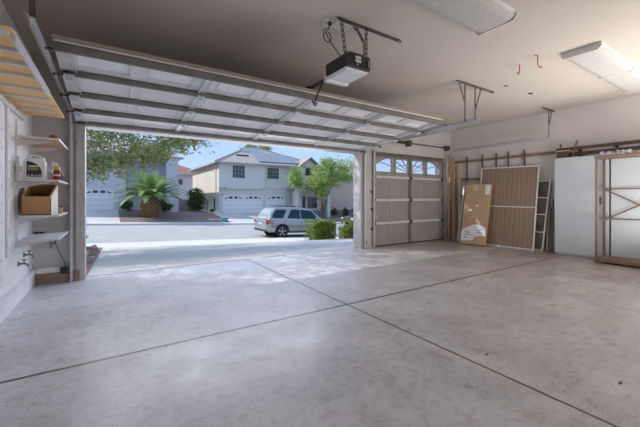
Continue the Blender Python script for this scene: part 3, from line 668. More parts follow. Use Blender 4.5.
# --- plumbing on the left wall
for (y,zz,l) in ((4.72,.40,'aged brass hose bib low on the left wall, nearer the camera'),(4.98,.46,'brass shutoff valve beside the corner, behind the hose bib')):
    hb=empty('hose_bib',(XL+.08,y,zz),l,'faucet')
    MB().tube([(XL+.001,y,zz),(XL+.05,y,zz),(XL+.075,y,zz-.008),(XL+.085,y,zz-.035)],.010,10).build('spout','brass',hb,smooth=True)
    MB().lathe((XL+.006,y,zz),[(.026,-.005),(.026,.003),(.014,.009)],14,'x').build('wall_flange','brass',hb)
    MB().lathe((XL+.05,y,zz+.01),[(.006,0),(.006,.03)],8).build('stem','brass',hb)
    mb=MB(); 
    for a in range(4): mb.beam((XL+.05,y,zz+.042),(XL+.05+.026*math.cos(a*math.pi/2+.4),y+.026*math.sin(a*math.pi/2+.4),zz+.042),.010,.008)
    mb.lathe((XL+.05,y,zz+.036),[(.010,0),(.012,.012)],10); mb.build('handle_wheel','brass',hb)
w1=empty('sensor_wire',(-.6,5.42,.45),'loose coil of thin wire hanging under the lowest shelf','wire')
mb=MB(); pts=[]
for i in range(40): a=i*.55; pts.append((-.63+.03*math.cos(a),5.40,.585+.045*math.sin(a)-.0005*i))
mb.tube(pts,.004,5); mb.build('coil','brkt',w1)
MB().tube([(-.62,5.40,.56),(-.59,5.42,.46),(-.56,5.43,.37),(-.53,5.43,.30),(-.51,5.40,.22)],.005,6).build('lead','brkt',w1)
mb=MB(); mb.prism([(-.66,5.40,.54),(-.64,5.40,.54),(-.65,5.40,.47),(-.67,5.40,.46)],(0,.01,0)); mb.build('tag_end','brass',w1)

# ------------------------------------------------------------------ right wall: rails, pegs, leaning things
for z,y0,y1,l in ((2.06,2.98,5.40,'upper horizontal wooden rail on the right wall'),(1.595,3.9,5.36,'lower horizontal wooden rail on the right wall')):
    mb=B(XR-.04,XR-.001,y0,y1,z-.025,z+.03); tag(mb.build('wooden_rail','woodh',bevel=.004),l,'wooden rail')
for i,y in enumerate((4.96,4.54,4.2,3.92,3.57)):
    ords=['nearest the corner','second from the corner','in the middle of the row','fourth from the corner','farthest from the corner']
    mb=B(XR-.065,XR-.041,y-.014,y+.014,1.5,2.19); tag(mb.build('upright_strip','brkt'),'grey upright strip across the wooden rails, '+ords[i],'upright strip','upright strips on the right wall')
planks=[(7.40,5.25,7.56,5.36,2.30,.05,.022,'wood','tall raw pine board standing left in the corner'),(7.52,5.18,7.66,5.33,2.22,.07,.02,'shelfwood','wide pale board leaning in the corner'),(7.62,5.10,7.74,5.28,1.98,.045,.03,'wood','square pine stick leaning beside the wide pale board'),(7.52,5.02,7.75,5.20,1.62,.06,.015,'cardw','thin whitish strip leaning behind the brown box'),(7.40,4.98,7.75,5.06,1.42,.05,.02,'trim','short white board leaning behind the brown box'),(7.6,4.86,7.76,4.94,1.55,.04,.025,'shelfwood','narrow board leaning closest to the brown box')]
for (xa_,ya_,xb_,yb_,hh,ww,tt,m_,l) in planks:
    mb=MB(); mb.beam((xa_,ya_,.012),(min(xb_,XR-.05),yb_-.02,hh),ww,tt,up=(1,0,0)); small('leaning_board',mb,m_,l,'board',bevel=.002)
def lean_frame(name,base,top,label,cat,nbars,fw,m_s,m_f,th=.02,depthoff=.0):
    """a flat framed screen leaning on the right wall: base/top = ((x,yL),(x,yR),z)"""
    pass
def quad_pt(A,Bq,C,D,u,v,n=0,N=None):
    # A bottom-left, B bottom-right, C top-right, D top-left
    p=(A*(1-u)+Bq*u)*(1-v)+(D*(1-u)+C*u)*v
    return p+(N*n if N is not None else Vector((0,0,0)))
def panel(name,A,Bq,C,D,fw,label,cat,bars_v,msc,mfr,th=.022,verts=()):
    A,Bq,C,D=map(Vector,(A,Bq,C,D)); Nn=(Bq-A).cross(D-A).normalized()
    if Nn.x>0: Nn=-Nn
    W=(Bq-A).length; H=(D-A).length; e=empty(name,(A+Bq)/2,label,cat)
    def slab(u0,u1,v0,v1,n0,n1,mb):
        v=[quad_pt(A,Bq,C,D,u,vv,n,Nn) for n in (n0,n1) for vv in (v0,v1) for u in (u0,u1)]
        mb.add(v,[(0,2,3,1),(4,5,7,6),(0,1,5,4),(2,6,7,3),(0,4,6,2),(1,3,7,5)])
    fu,fv=fw/W,fw/H
    mb=MB(); slab(fu*.5,1-fu*.5,fv*.5,1-fv*.5,.004,.008,mb); mb.build('mesh_screen',msc,e)
    mb=MB(); slab(0,fu,0,1,0,th,mb); slab(1-fu,1,0,1,0,th,mb); slab(fu,1-fu,0,fv,0,th,mb); slab(fu,1-fu,1-fv,1,0,th,mb); mb.build('frame',mfr,e)
    for bv in bars_v:
        mb=MB(); slab(fu,1-fu,bv-fv*.4,bv+fv*.4,0,th*.9,mb); mb.build('crossbar',mfr,e)
    for bu in verts:
        mb=MB(); slab(bu-.004,bu+.004,fv,bars_v[0] if bars_v else 1,.008,.011,mb); mb.build('wire_rib','woodh',e)
    return e
panel('screen_panel',(7.46,4.52,.003),(7.48,3.26,.003),(7.70,3.24,1.815),(7.70,4.53,1.845),.026,'large white framed panel of brown mesh leaning behind the cardboard box','screen panel',(.50,),'screen','framew')
panel('screen_panel',(7.57,3.80,.003),(7.60,3.14,.003),(7.755,3.05,1.49),(7.755,3.80,1.50),.026,'narrower dark screen panel with three white crossbars behind the large one','screen panel',(.26,.51,.75),'screen2','framew',.018)
for i,(y,h_,m_) in enumerate(((3.055,1.02,'wood'),(3.02,.92,'brkt'),(2.985,1.12,'rackdark'),(2.955,.86,'brkt'))):
    mb=MB(); mb.beam((7.52+.03*i,y-.02,.012),(7.76,y+.03,h_),.016,.02,up=(1,0,0)); small('thin_rod',mb,m_,['slim pine rod next to the dark screen panel','slim grey rod standing second beside the dark panel','tallest slim brown rod left of the white cabinet','short grey rod touching the white cabinet side'][i],'rod')
# cardboard box
A,Bq=Vector((7.10,4.74,.002)),Vector((7.20,4.17,.002)); D_,C_=Vector((7.43,4.77,1.44)),Vector((7.53,4.20,1.44))
Nn=(Bq-A).cross(D_-A).normalized(); Nn=-Nn if Nn.x>0 else Nn
def cbx(u0,u1,v0,v1,n0,n1):
    mb=MB(); v=[quad_pt(A,Bq,C_,D_,u,vv,n,Nn) for n in (n0,n1) for vv in (v0,v1) for u in (u0,u1)]
    return mb.add(v,[(0,2,3,1),(4,5,7,6),(0,1,5,4),(2,6,7,3),(0,4,6,2),(1,3,7,5)])
bxo=empty('cardboard_box',(A+Bq)/2,'tall flat brown cardboard box with torn white label leaning by the corner','cardboard box')
cbx(0,1,0.012,1,-.08,0).build('carton','card',bxo,bevel=.004)
cbx(.80,.985,.83,.985,0,.002).build('shipping_label','label',bxo)
mb=MB(); 
def cp_(u,v): return quad_pt(A,Bq,C_,D_,u,v,.0005,Nn)
lab=[(.03,.06),(.52,.075),(.55,.14),(.96,.16),(.97,.29),(.88,.31),(.70,.335),(.45,.33),(.30,.29),(.10,.27),(.02,.2)]
mb.prism([cp_(u,v) for u,v in lab],Nn*.0022); torn=mb.build('torn_paper_label','label',bxo)
for u0,u1,v0 in ((.15,.45,.16),(.15,.40,.20),(.6,.9,.20),(.6,.85,.24),(.15,.3,.12)): cbx(u0,u1,v0,v0+.008,.0026,.0034).build('label_print','dgrey',torn)
cbx(.0,1,.985,1.0,0,.002).build('tape','tape',bxo); cbx(.30,.52,.90,.985,0,.0015).build('tape','tape',bxo)
cbx(.22,.36,.55,.59,0,.001).build('tape','label',bxo); cbx(.50,.58,.63,.655,0,.001).build('tape','label',bxo); cbx(.28,.47,.44,.47,0,.001).build('tape','tape',bxo)

# cabinets
def cabinet(y1,y0,label,split,handle=None):
    x0=7.44; e=empty('storage_cabinet',(7.62,(y0+y1)/2,0),label,'cabinet')
    B(x0+.018,XR-.002,y0+.001,y1-.001,.05,1.905).build('carcass','cabside',e)
    B(x0+.03,XR-.002,y0+.01,y1-.01,.001,.05).build('toe_kick','cabside',e)
    for a,b in split:
        d=B(x0,x0+.017,a+.002,b-.002,.035,1.90).build('door','cab',e,bevel=.002)
        if handle and abs(handle[0]-(a+b)/2)<(b-a)/2:
            mb=MB(); 
            for zz in handle[1]: mb.box(x0-.02,x0,handle[0]-.009,handle[0]+.009,zz-.022,zz+.022)
            mb.box(x0-.024,x0-.017,handle[0]-.006,handle[0]+.006,handle[1][0]-.02,handle[1][1]+.02)
            mb.build('handle','dsteel',d)
cabinet(2.87,2.03,'tall white storage cabinet next to the screen panels',[(2.03,2.87)],(2.145,(1.02,1.10)))
cabinet(2.005,1.10,'tall white storage cabinet at the right edge behind the wooden rack',[(1.55,2.005),(1.10,1.55)])
# wooden rack
rk=empty('wooden_rack',(7.2,1.55,0),'open raw wood shelving rack standing in front of the white cabinets','rack')
rx0,rx1,ry1,ry0=7.0,7.36,2.10,1.0
zs=(.05,.745,1.27,1.80)
for x in (rx0,rx1):
    for y in (ry1,ry0):
        lean=.0
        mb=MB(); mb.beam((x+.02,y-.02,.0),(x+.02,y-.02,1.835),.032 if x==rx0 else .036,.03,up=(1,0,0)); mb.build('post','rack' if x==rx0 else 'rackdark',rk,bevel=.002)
for i,z in enumerate(zs):
    if i==0:
        B(rx0+.0,rx1+.04,ry0,ry1,z+.02,z+.04).build('shelf_board','rack',rk)
        for x in (rx0-.0,rx1+.02): B(x-.012,x+.006,ry0,ry1-.0,z-.02,z+.045).build('shelf_rail','rack',rk)
    elif i==3:
        B(rx0,rx1+.04,ry0,ry1,z+.017,z+.033).build('shelf_board','rack',rk)
        for x in (rx0-.012,rx1+.042): B(x-.008,x+.008,ry0,ry1,z-.0,z+.033).build('shelf_rail','rack',rk)
    else:
        for x in (rx1+.045,): B(x-.010,x+.004,ry0,ry1,z-.008,z+.014).build('shelf_rail','rack',rk)
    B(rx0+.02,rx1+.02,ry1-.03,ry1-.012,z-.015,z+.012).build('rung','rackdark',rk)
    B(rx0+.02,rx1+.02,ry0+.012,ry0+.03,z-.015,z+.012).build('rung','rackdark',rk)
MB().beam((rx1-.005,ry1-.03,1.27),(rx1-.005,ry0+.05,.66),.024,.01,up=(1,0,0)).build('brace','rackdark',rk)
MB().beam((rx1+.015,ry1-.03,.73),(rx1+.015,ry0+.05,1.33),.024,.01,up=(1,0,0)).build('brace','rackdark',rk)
# things on the rack
z=1.834
def sheet(x0,x1,y0,y1,z,h,jit,n=14):
    mb=MB(); v=[]
    for j in range(n+1):
        for i in range(n+1):
            u=i/n; w_=j/n; e=1 if 0<i<n and 0<j<n else .25
            v.append((x0+(x1-x0)*u+random.uniform(-.006,.006),y0+(y1-y0)*w_+random.uniform(-.006,.006),z+.002+h*e*(random.random()*jit+(1-jit))))
    b=len(v); v+= [(x,y,z+.001) for (x,y,_) in v]
    f=[(j*(n+1)+i,j*(n+1)+i+1,(j+1)*(n+1)+i+1,(j+1)*(n+1)+i) for j in range(n) for i in range(n)]
    f+=[tuple(b+q for q in g[::-1]) for g in f]
    for i in range(n):
        for a,c in ((i,i+1),(n*(n+1)+i+1,n*(n+1)+i),((i+1)*(n+1),i*(n+1)),(i*(n+1)+n,(i+1)*(n+1)+n)): f.append((a,c,c+b,a+b))
    return mb.add(v,f)
small('crumpled_plastic_wrap',sheet(7.0,7.34,1.62,2.06,z,.085,.8),'plastic_sheet','crumpled clear and grey plastic wrap on top of the wooden rack','plastic wrap')
small('paper_stack',sheet(7.02,7.36,1.25,1.60,z,.05,.25),'pink','faded pink paper stack on the rack right of the plastic wrap','paper stack')
small('green_folder',sheet(7.04,7.36,1.02,1.22,z,.065,.3),'greenp','faded green folder pile at the far right on top of the rack','folder')
# wall shelf above the cabinets: two long boards on brackets
for (z,x0,y0,y1,l) in ((2.085,XR-.20,.9,2.90,'upper dark brown board of the wall rack above the cabinets'),(1.985,XR-.16,.9,2.70,'lower dark brown board just above the white cabinets')):
    s=empty('wall_board',(XR-.1,1.9,z),l,'board shelf')
    B(x0,x0+.09,y0,y1,z,z+.02).build('front_board','darkwood',s); B(x0-.006,x0+.012,y0,y1,z-.03,z+.03).build('front_lip','darkwood',s)
    for y in (2.55,2.0,1.45,.98):
        mb=MB(); mb.prism([(XR-.001,y-.012,z),(x0+.03,y-.012,z),(x0+.03,y-.012,z-.02),(XR-.04,y-.012,z-.07),(XR-.001,y-.012,z-.07)],(0,.024,0)); mb.build('bracket','darkwood',s)
wb=empty('wicker_box',(7.6,2.77,1.906),'dark wicker box on the left end of the cabinet top','basket')
B(7.47,7.60,2.66,2.85,1.907,2.045).build('body','wicker',wb,bevel=.006); B(7.465,7.605,2.655,2.855,2.035,2.05).build('rim','shelfwood',wb)
mb=MB(); mb.beam((7.53,2.80,2.03),(7.53,2.80,2.19),.035,.02); small('short_stick',mb,'brkt','short grey stick poking up from the wicker box','stick')
mb=MB(); mb.beam((7.54,2.62,1.908),(7.60,2.55,2.23),.028,.022); small('short_stick',mb,'redmetal' if 0 else 'rackdark','short reddish brown stick leaning right of the wicker box','stick')
# scrap on floor
for (x,y,l) in ((2.26,1.29,'small dark flake of debris on the slab front right of the joint crossing'),(2.58,.65,'thin dark scratch mark on the slab toward the camera'),):
    mb=MB(); n=9; v=[(x+.026*(1+random.uniform(-.6,.6))*math.cos(2*math.pi*i/n),y+.007*(1+random.uniform(-.6,.6))*math.sin(2*math.pi*i/n),.001) for i in range(n)]
    mb.prism(v,(0,0,.002)); small('floor_debris',mb,'brkt',l,'debris')
# ------------------------------------------------------------------ terrain outside
def S(X): return -1.0-.04*max(-40,min(60,X))
def base(X): return -.17-.045*max(-40,min(60,X))
def sm(t): t=max(0,min(1,t)); return t
def TZ(X,Y):
    if Y<=5.67: return -.004
    if Y<15.3: return -.004+(S(X)+.13+.004)*sm((Y-5.67)/(15.3-5.67))
    if Y<17.0: return S(X)+.13
    if Y<29.5: return S(X)
    if Y<31.0: return S(X)+.13
    if Y<38: return S(X)+.13+(base(X)-S(X)-.13)*sm((Y-31)/7)
    return base(X)
def grid(name,m,x0,x1,y0,y1,nx,ny,zf,label,cat,skirt=.3):
    mb=MB(); v=[(x0+(x1-x0)*i/nx,y0+(y1-y0)*j/ny,0) for j in range(ny+1) for i in range(nx+1)]
    v=[(x,y,zf(x,y)) for x,y,_ in v]; n=nx+1
    f=[(j*n+i,j*n+i+1,(j+1)*n+i+1,(j+1)*n+i) for j in range(ny) for i in range(nx)]
    mb.add(v,f)
    per=[i for i in range(nx+1)]+[j*n+nx for j in range(1,ny+1)]+[ny*n+i for i in range(nx-1,-1,-1)]+[j*n for j in range(ny-1,0,-1)]
    b=[mb.v[i] for i in per]; m2=len(b)
    mb.add(b+[(x,y,z-skirt) for x,y,z in b],[(i,(i+1)%m2,m2+(i+1)%m2,m2+i) for i in range(m2)])
    return struct(mb.build(name,m,origin=(0,0,0)),label,cat)
def z1(x,y): return TZ(x,min(y,15.299))
DR=8.4
grid('driveway','drive',-.3,DR,5.668,15.3,4,12,lambda x,y:z1(x,y)+.005,'pale concrete driveway sloping down from the garage to the street','driveway')
grid('ground_gravel','gravel',-14,-.3,5.668,15.3,6,12,lambda x,y:z1(x,y)+.03,'reddish gravel bed left of the driveway','gravel bed')
grid('ground_gravel','gravel',DR,40,5.668,15.3,8,12,lambda x,y:z1(x,y)+.02,'reddish gravel strip right of the driveway under the hedges','gravel bed')
grid('sidewalk','walk',-40,60,15.3,16.75,50,1,lambda x,y:S(x)+.135,'bright near sidewalk across the end of the driveway','sidewalk')
grid('curb','walk',-40,60,16.75,17.0,50,1,lambda x,y:S(x)+.125,'near curb along the street','curb')
grid('street','road',-40,60,17.0,29.2,50,4,lambda x,y:S(x)+.10*(1-((y-23.1)/6.1)**2),'pale grey residential street','street')
grid('gutter','gutter',-40,60,29.2,29.55,50,1,lambda x,y:S(x)-.0,'dark gutter line on the far side of the street','gutter')
grid('curb','walk',-40,60,29.55,29.8,50,1,lambda x,y:S(x)+.13,'far curb along the street','curb')
grid('sidewalk','walk',-40,60,29.8,31.0,50,1,lambda x,y:S(x)+.135,'far sidewalk in front of the houses','sidewalk')
def yard(x,y): return TZ(x,max(y,31.001))
grid('driveway','drive',-5.2,.6,31.0,39.6,4,5,lambda x,y:yard(x,y)+.01,'shaded driveway of the white house on the left','driveway')
grid('driveway','drive',9.7,20.4,31.0,38.3,6,5,lambda x,y:yard(x,y)+.01,'sunlit driveway of the house across the street','driveway')
grid('ground_gravel','gravel',.6,9.7,31.0,56,5,8,lambda x,y:yard(x,y)+.02,'red brown gravel yard around the palm tree','gravel yard')
grid('ground_gravel','gravel',20.4,45,31.0,56,8,6,lambda x,y:yard(x,y)-.05,'gravel yard right of the house across the street','gravel yard')
grid('ground_gravel','desert',-40,-5.2,31.0,56,8,6,lambda x,y:yard(x,y),'bare ground left of the white house','ground')
grid('ground_far','desert',-120,140,56,220,26,4,lambda x,y:base(x)-.2,'far level ground behind the houses','ground')
# rocks
prot=[]
for i in range(90):
    x=-.42-random.random()**1.5*1.3; y=random.uniform(7.0,14.8); r=random.uniform(.07,.17)
    if any(abs(x-a)+abs(y-b)<1.9*(r+c_) for a,b,c_ in prot) or (abs(x+.72)<.4 and abs(y-11.2)<.4): continue
    prot.append((x,y,r))
    mb=MB(); mb.blob((x,y,z1(x,y)+.03+r*.35),(r*random.uniform(.8,1.3),r*random.uniform(.8,1.2),r*.75),8,6,.16)
    tag(mb.build('landscape_rock','rock'),'pinkish landscape rock in the gravel bed by the left jamb','rock','landscape rocks left of the driveway')

# ------------------------------------------------------------------ foliage helpers
def leaf(mb,c,s,n=None,asp=.5):
    d=Vector((random.gauss(0,1),random.gauss(0,1),random.gauss(0,.7))).normalized()
    e=d.cross(Vector((random.gauss(0,1),random.gauss(0,1),random.gauss(0,1)))).normalized()
    o=len(mb.v); a=d*s; b=e*s*asp
    mb.v+= [tuple(c-a),tuple(c+b),tuple(c+a),tuple(c-b)]; mb.f.append((o,o+1,o+2,o+3))
def canopy(mb,c,r,nclump,per,cs,ls,shell=.55,zmin=None,asp=.5):
    c=Vector(c)
    for _ in range(nclump):
        d=Vector((random.gauss(0,1),random.gauss(0,1),random.gauss(0,1))).normalized(); q=random.uniform(shell,1)**.6
        p=c+Vector((d.x*r[0],d.y*r[1],d.z*r[2]))*q
        if zmin is not None and p.z<zmin: continue
        k=random.uniform(.6,1.3)
        for _ in range(int(per*k)):
            leaf(mb,p+Vector((random.gauss(0,cs),random.gauss(0,cs),random.gauss(0,cs*.8)))*k,ls*random.uniform(.6,1.3),asp=asp)
def limb(mb,p,q,r1,r2,wob=.15,n=6):
    p=Vector(p);q=Vector(q); pts=[p+(q-p)*i/n+(Vector((random.uniform(-wob,wob),random.uniform(-wob,wob),random.uniform(-wob,wob)*.4)) if 0<i<n else Vector((0,0,0))) for i in range(n+1)]
    mb.tube(pts,r1,8,r2)
# big near tree
t=empty('shade_tree',(-3.4,11.2,z1(-3.4,11.2)),'large olive green shade tree whose branches hang over the left of the driveway','tree')
mb=MB(); b0=(-3.4,11.2,-.6); limb(mb,b0,(-3.2,11.0,1.9),.22,.16,.05)
for q in ((-5.5,12,4.5),(-1.8,10.2,3.9),(-3.0,13,5.0),(-.3,10.8,3.4),(-2.6,9,4.5)): limb(mb,(-3.2,11.0,1.9),q,.12,.04,.2)
for q in ((1.7,10.8,3.1),(.8,10.0,2.9),(2.5,11.0,3.3)): limb(mb,(-1.0,10.5,3.6),q,.03,.008,.15)
mb.build('trunk','bark',t)
mb=MB()
canopy(mb,(-2.0,10.5,4.75),(5.0,3.6,2.75),640,46,.25,.06,.2)
canopy(mb,(-.6,10.6,3.2),(2.6,1.6,1.15),150,56,.2,.045,.3)
for _ in range(330):   # drooping branchlets on the underside
    x=random.uniform(-2.2,2.5); y=random.uniform(9.2,12.2); u=1-((x+2)/5.0)**2-((y-10.5)/3.6)**2
    if u<=0: continue
    z=4.75-2.75*math.sqrt(u); L=random.uniform(.2,.70)
    for k in range(26):
        f=k/26; leaf(mb,Vector((x+random.gauss(0,.07)+f*.1,y+random.gauss(0,.07),z-L*f+random.gauss(0,.04))),.05*random.uniform(.6,1.3))
for _ in range(26):    # thin twigs reaching right
    x=random.uniform(1.4,2.6);y=random.uniform(10.2,12); z=random.uniform(2.9,3.5)
    for k in range(16): leaf(mb,Vector((x+k*.035,y,z-k*.018*random.random()*1.6))+Vector((random.gauss(0,.04),random.gauss(0,.04),random.gauss(0,.04))),.042)
mb.build('foliage','leaf1',t)
t=empty('shade_tree',(-6.6,16.0,-.6),'second olive green shade tree, unseen behind the first and placed to shade the driveway','tree')  # crown kept out of view, placed to shade the driveway
mb=MB(); limb(mb,(-6.6,16.0,-.75),(-6.4,16.0,3.5),.2,.14); limb(mb,(-6.4,16.0,3.5),(-3,16.4,6.6),.12,.04); limb(mb,(-6.4,16.0,3.5),(-6,15,7.4),.12,.04); mb.build('trunk','bark',t)
mb=MB(); canopy(mb,(-3.2,16.6,6.7),(5.4,3.8,2.1),300,36,.32,.085,.2); mb.build('foliage','leaf1',t)

# hedges
def hedge(x0,x1,y0,y1,label,h,rnd=.0):
    zb=min(z1(x0,y1),z1(x1,y1))-.02; e=empty('hedge',((x0+x1)/2,(y0+y1)/2,zb),label,'hedge')
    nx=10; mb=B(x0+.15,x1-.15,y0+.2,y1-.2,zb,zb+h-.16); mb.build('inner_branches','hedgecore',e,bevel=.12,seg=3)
    mb=MB(); cx,cy=(x0+x1)/2,(y0+y1)/2
    for _ in range(9500):
        f=random.random(); x=random.uniform(x0,x1); y=random.uniform(y0,y1); z=zb+random.uniform(.02,h)
        if f<.34: y=y0
        elif f<.42: y=y1
        elif f<.62: x=x0
        elif f<.78: x=x1
        else: z=zb+h
        # round the upper corners, narrow the base
        dx=max(0,abs(x-cx)-(x1-x0)/2+.18+rnd); dz=max(0,z-zb-h+.16+rnd)
        if dx*dx+dz*dz>(.18+rnd)**2: continue
        tz=(z-zb)/h; k=.90+.10*min(1,tz*1.6); x=cx+(x-cx)*k; 
        leaf(mb,Vector((x+random.gauss(0,.04),y+random.gauss(0,.04),z+random.gauss(0,.025))),.038*random.uniform(.6,1.3),asp=.6)
    mb.build('foliage','leaf3',e)
hedge(8.72,10.2,14.2,15.1,'boxy clipped green hedge beside the driveway in front of the silver car',1.14)
hedge(11.05,12.5,14.2,15.1,'rounded yellow green hedge partly hidden by the garage pillar',1.12,.15)
def shrub(x,y,rx,h,label,m='leaf4',n=60,name='shrub',zb=None,ls=.07):
    z=(TZ(x,y) if zb is None else zb); e=empty(name,(x,y,z),label,'shrub')
    mb=MB(); limb(mb,(x,y,z-.02),(x+.02,y,z+h*.6),.03,.015,.02); mb.build('stem','bark',e)
    mb=MB(); canopy(mb,(x,y,z+h*.52),(rx,rx,h*.48),n,26,rx*.22,ls,.2); mb.build('foliage',m,e)
shrub(-.72,11.2,.14,.62,'small dark upright shrub just outside the left jamb',n=22,ls=.035)
# ------------------------------------------------------------------ palm across the street
px,py=3.1,34.0; pz=TZ(px,py)
pm=empty('palm_tree',(px,py,pz),'short palm tree with a stout orange brown trunk and arching green fronds','palm tree')
mb=MB(); prof=[(.42,-.1),(.52,.15),(.66,.45),(.76,.8),(.72,1.1),(.52,1.4),(.40,1.6),(.3,1.8)]
mb.lathe((px,py,pz),prof,18)
for k in range(8):
    for j in range(14):
        a=2*math.pi*(j+.5*(k%2))/14; h_=.12+.19*k; rr=.46+.29*math.sin(min(1,h_/1.7)*math.pi*.85); rr=max(.38,min(.76,rr))
        c=Vector((px+rr*math.cos(a),py+rr*math.sin(a),pz+h_)); mb.beam(c,c+Vector((math.cos(a)*.13,math.sin(a)*.13,.16)),.17,.05)
mb.build('trunk','palmtrunk',pm)
cc=Vector((px,py,pz+1.70))
for i in range(58):
    a=i*2.39996; el=R(random.uniform(62,86)) if i<18 else R(random.uniform(34,62)) if i<42 else R(random.uniform(14,34))
    L=random.uniform(3.0,3.7); mb=MB(); pts=[]; p=cc.copy()+Vector((math.cos(a)*.2,math.sin(a)*.2,0)); e_=el
    n=12; dr=random.uniform(.06,.10)*(1 if i<42 else .85)
    for k in range(n+1):
        pts.append(p.copy()); d=Vector((math.cos(a)*math.cos(e_),math.sin(a)*math.cos(e_),math.sin(e_))); p+=d*L/n; e_-=dr*(1+k*.09)
    mb.tube(pts,.028,5,.008)
    for k in range(2,n*4):
        f=k/(n*4); idx=min(int(f*n),n-1); q=pts[idx].lerp(pts[idx+1],f*n-idx); tdir=(pts[idx+1]-pts[idx]).normalized()
        sd=tdir.cross(Vector((0,0,1))); sd=sd.normalized() if sd.length>.05 else Vector((-math.sin(a),math.cos(a),0)); up=sd.cross(tdir)
        ll=.52*math.sin(math.pi*min(.97,f*.85+.12))+.08
        for s_ in (-1,1):
            tip=q+(sd*s_*.75+tdir*.6+up*.15).normalized()*ll+Vector((0,0,-.10*ll)); w_=tdir*.05
            o=len(mb.v); mb.v+= [tuple(q-w_),tuple(q+w_),tuple(tip)]; mb.f.append((o,o+1,o+2))
    mb.build('frond','frond',pm)
# trees at right
t=empty('street_tree',(23.6,34.6,TZ(23.6,34.6)),'bright green tree standing in front of the tan wall on the right','tree')
mb=MB(); zt=TZ(23.6,34.6); limb(mb,(23.0,34.6,zt-.1),(23.2,34.5,1.2),.16,.12,.08); limb(mb,(23.2,34.5,1.2),(22.3,34.5,4.4),.09,.03); limb(mb,(23.2,34.5,1.2),(25.4,34.4,4.4),.09,.03); limb(mb,(23.0,34.5,.9),(19.2,34.4,3.2),.07,.025,.1); limb(mb,(23.2,34.5,1.3),(24.0,34.5,5.6),.09,.03)
mb.build('trunk','bark',t)
mb=MB(); canopy(mb,(22.4,34.5,3.5),(1.75,1.5,2.3),70,40,.30,.13,.15,asp=.65); canopy(mb,(24.6,34.5,4.3),(1.7,1.5,1.9),50,38,.30,.13,.15,asp=.65); canopy(mb,(22.4,34.3,1.9),(1.2,1.0,1.3),26,36,.28,.12,.15,asp=.65)
canopy(mb,(26.6,34.4,4.7),(1.5,1.2,1.7),34,36,.3,.13,.15,asp=.65); canopy(mb,(23.4,34.4,5.5),(.9,.8,.9),14,36,.26,.12,.15,asp=.65)
canopy(mb,(18.6,34.4,3.6),(1.05,.9,1.25),34,40,.24,.12,.15,asp=.65); canopy(mb,(19.9,34.4,2.6),(.8,.7,.7),12,36,.22,.12,.15,asp=.65); mb.build('foliage','leaf2',t)
for (x,y,h_,r_,l) in ((23.6,62,12.0,1.3,'left of two palm crowns showing behind the tiled roof'),(26.5,62,12.0,1.5,'right of two palm crowns showing behind the tiled roof')):
    e=empty('distant_palm',(x,y,base(x)),l,'palm tree'); MB().tube([(x,y,base(x)-.2),(x+.1,y,h_-1)],.22,8,.16).build('trunk','bark',e)
    mb=MB(); canopy(mb,(x,y,h_-.8),(r_,r_,.8),34,40,.3,.14,.1); mb.build('foliage','leaf1',e)
shrub(13.0,47.5,1.55,4.7,'tall dense green shrub between the two houses','leaf4',120,'tall_shrub',ls=.17) if 0 else None
shrub(8.75,41.5,.95,2.9,'tall dense green shrub standing between the white house and the cream wall','leaf4',110,'tall_shrub',ls=.13)
shrub(1.35,38.2,.5,1.0,'small dark shrub by the left house garage door','leaf4',50,ls=.09)
shrub(4.9,37.6,.55,1.3,'dark green shrub right of the palm trunk','leaf4',60,ls=.09)
shrub(9.75,38.0,.22,.5,'tiny shrub at the front corner of the cream house','leaf4',20,ls=.06)
for x,l in ((25.6,'small shrub in front of the low block wall, left of three'),(27.6,'small shrub in front of the low block wall, middle of three'),(29.3,'small shrub in front of the low block wall, right of three')): shrub(x,36.0,.42,1.25,l,'leaf4',36,zb=TZ(x,36.0),ls=.1)
mb=MB(); mb.box(8.95,9.55,31.2,31.8,TZ(9.2,31.3),TZ(9.2,31.3)+.30); mb.box(8.9,9.6,31.15,31.85,TZ(9.2,31.3)+.30,TZ(9.2,31.3)+.36); small('utility_box',mb,'teal','low teal utility box at the corner of the gravel yard','utility box',bevel=.03)

# ------------------------------------------------------------------ houses
def hip(mb,x0,x1,y0,y1,z0,rx0,rx1,ry0,ry1,zr,th=.22):
    mb.add([(x0,y0,z0),(x1,y0,z0),(x1,y1,z0),(x0,y1,z0),(rx0,ry0,zr),(rx1,ry0,zr),(rx1,ry1,zr),(rx0,ry1,zr)],[(0,1,5,4),(1,2,6,5),(2,3,7,6),(3,0,4,7),(4,5,6,7),(0,3,2,1)])
def window(par,x0,x1,z0,z1,y,nx,nz,face='y',fr=.09,m='wpane'):
    f=MB(); 
    for q in ((x0-fr,x0,z0-fr,z1+fr),(x1,x1+fr,z0-fr,z1+fr),(x0,x1,z0-fr,z0),(x0,x1,z1,z1+fr)): f.box(q[0],q[1],y-.06,y-.002,q[2],q[3])
    w=f.build('window','band',par); B(x0,x1,y-.02,y-.004,z0,z1).build('pane',m,w)
    g=MB()
    for i in range(1,nx): xx=x0+(x1-x0)*i/nx; g.box(xx-.025,xx+.025,y-.035,y-.02,z0,z1)
    for i in range(1,nz): zz=z0+(z1-z0)*i/nz; g.box(x0,x1,y-.035,y-.02,zz-.025,zz+.025)
    if g.v: g.build('muntins','muntin',w)
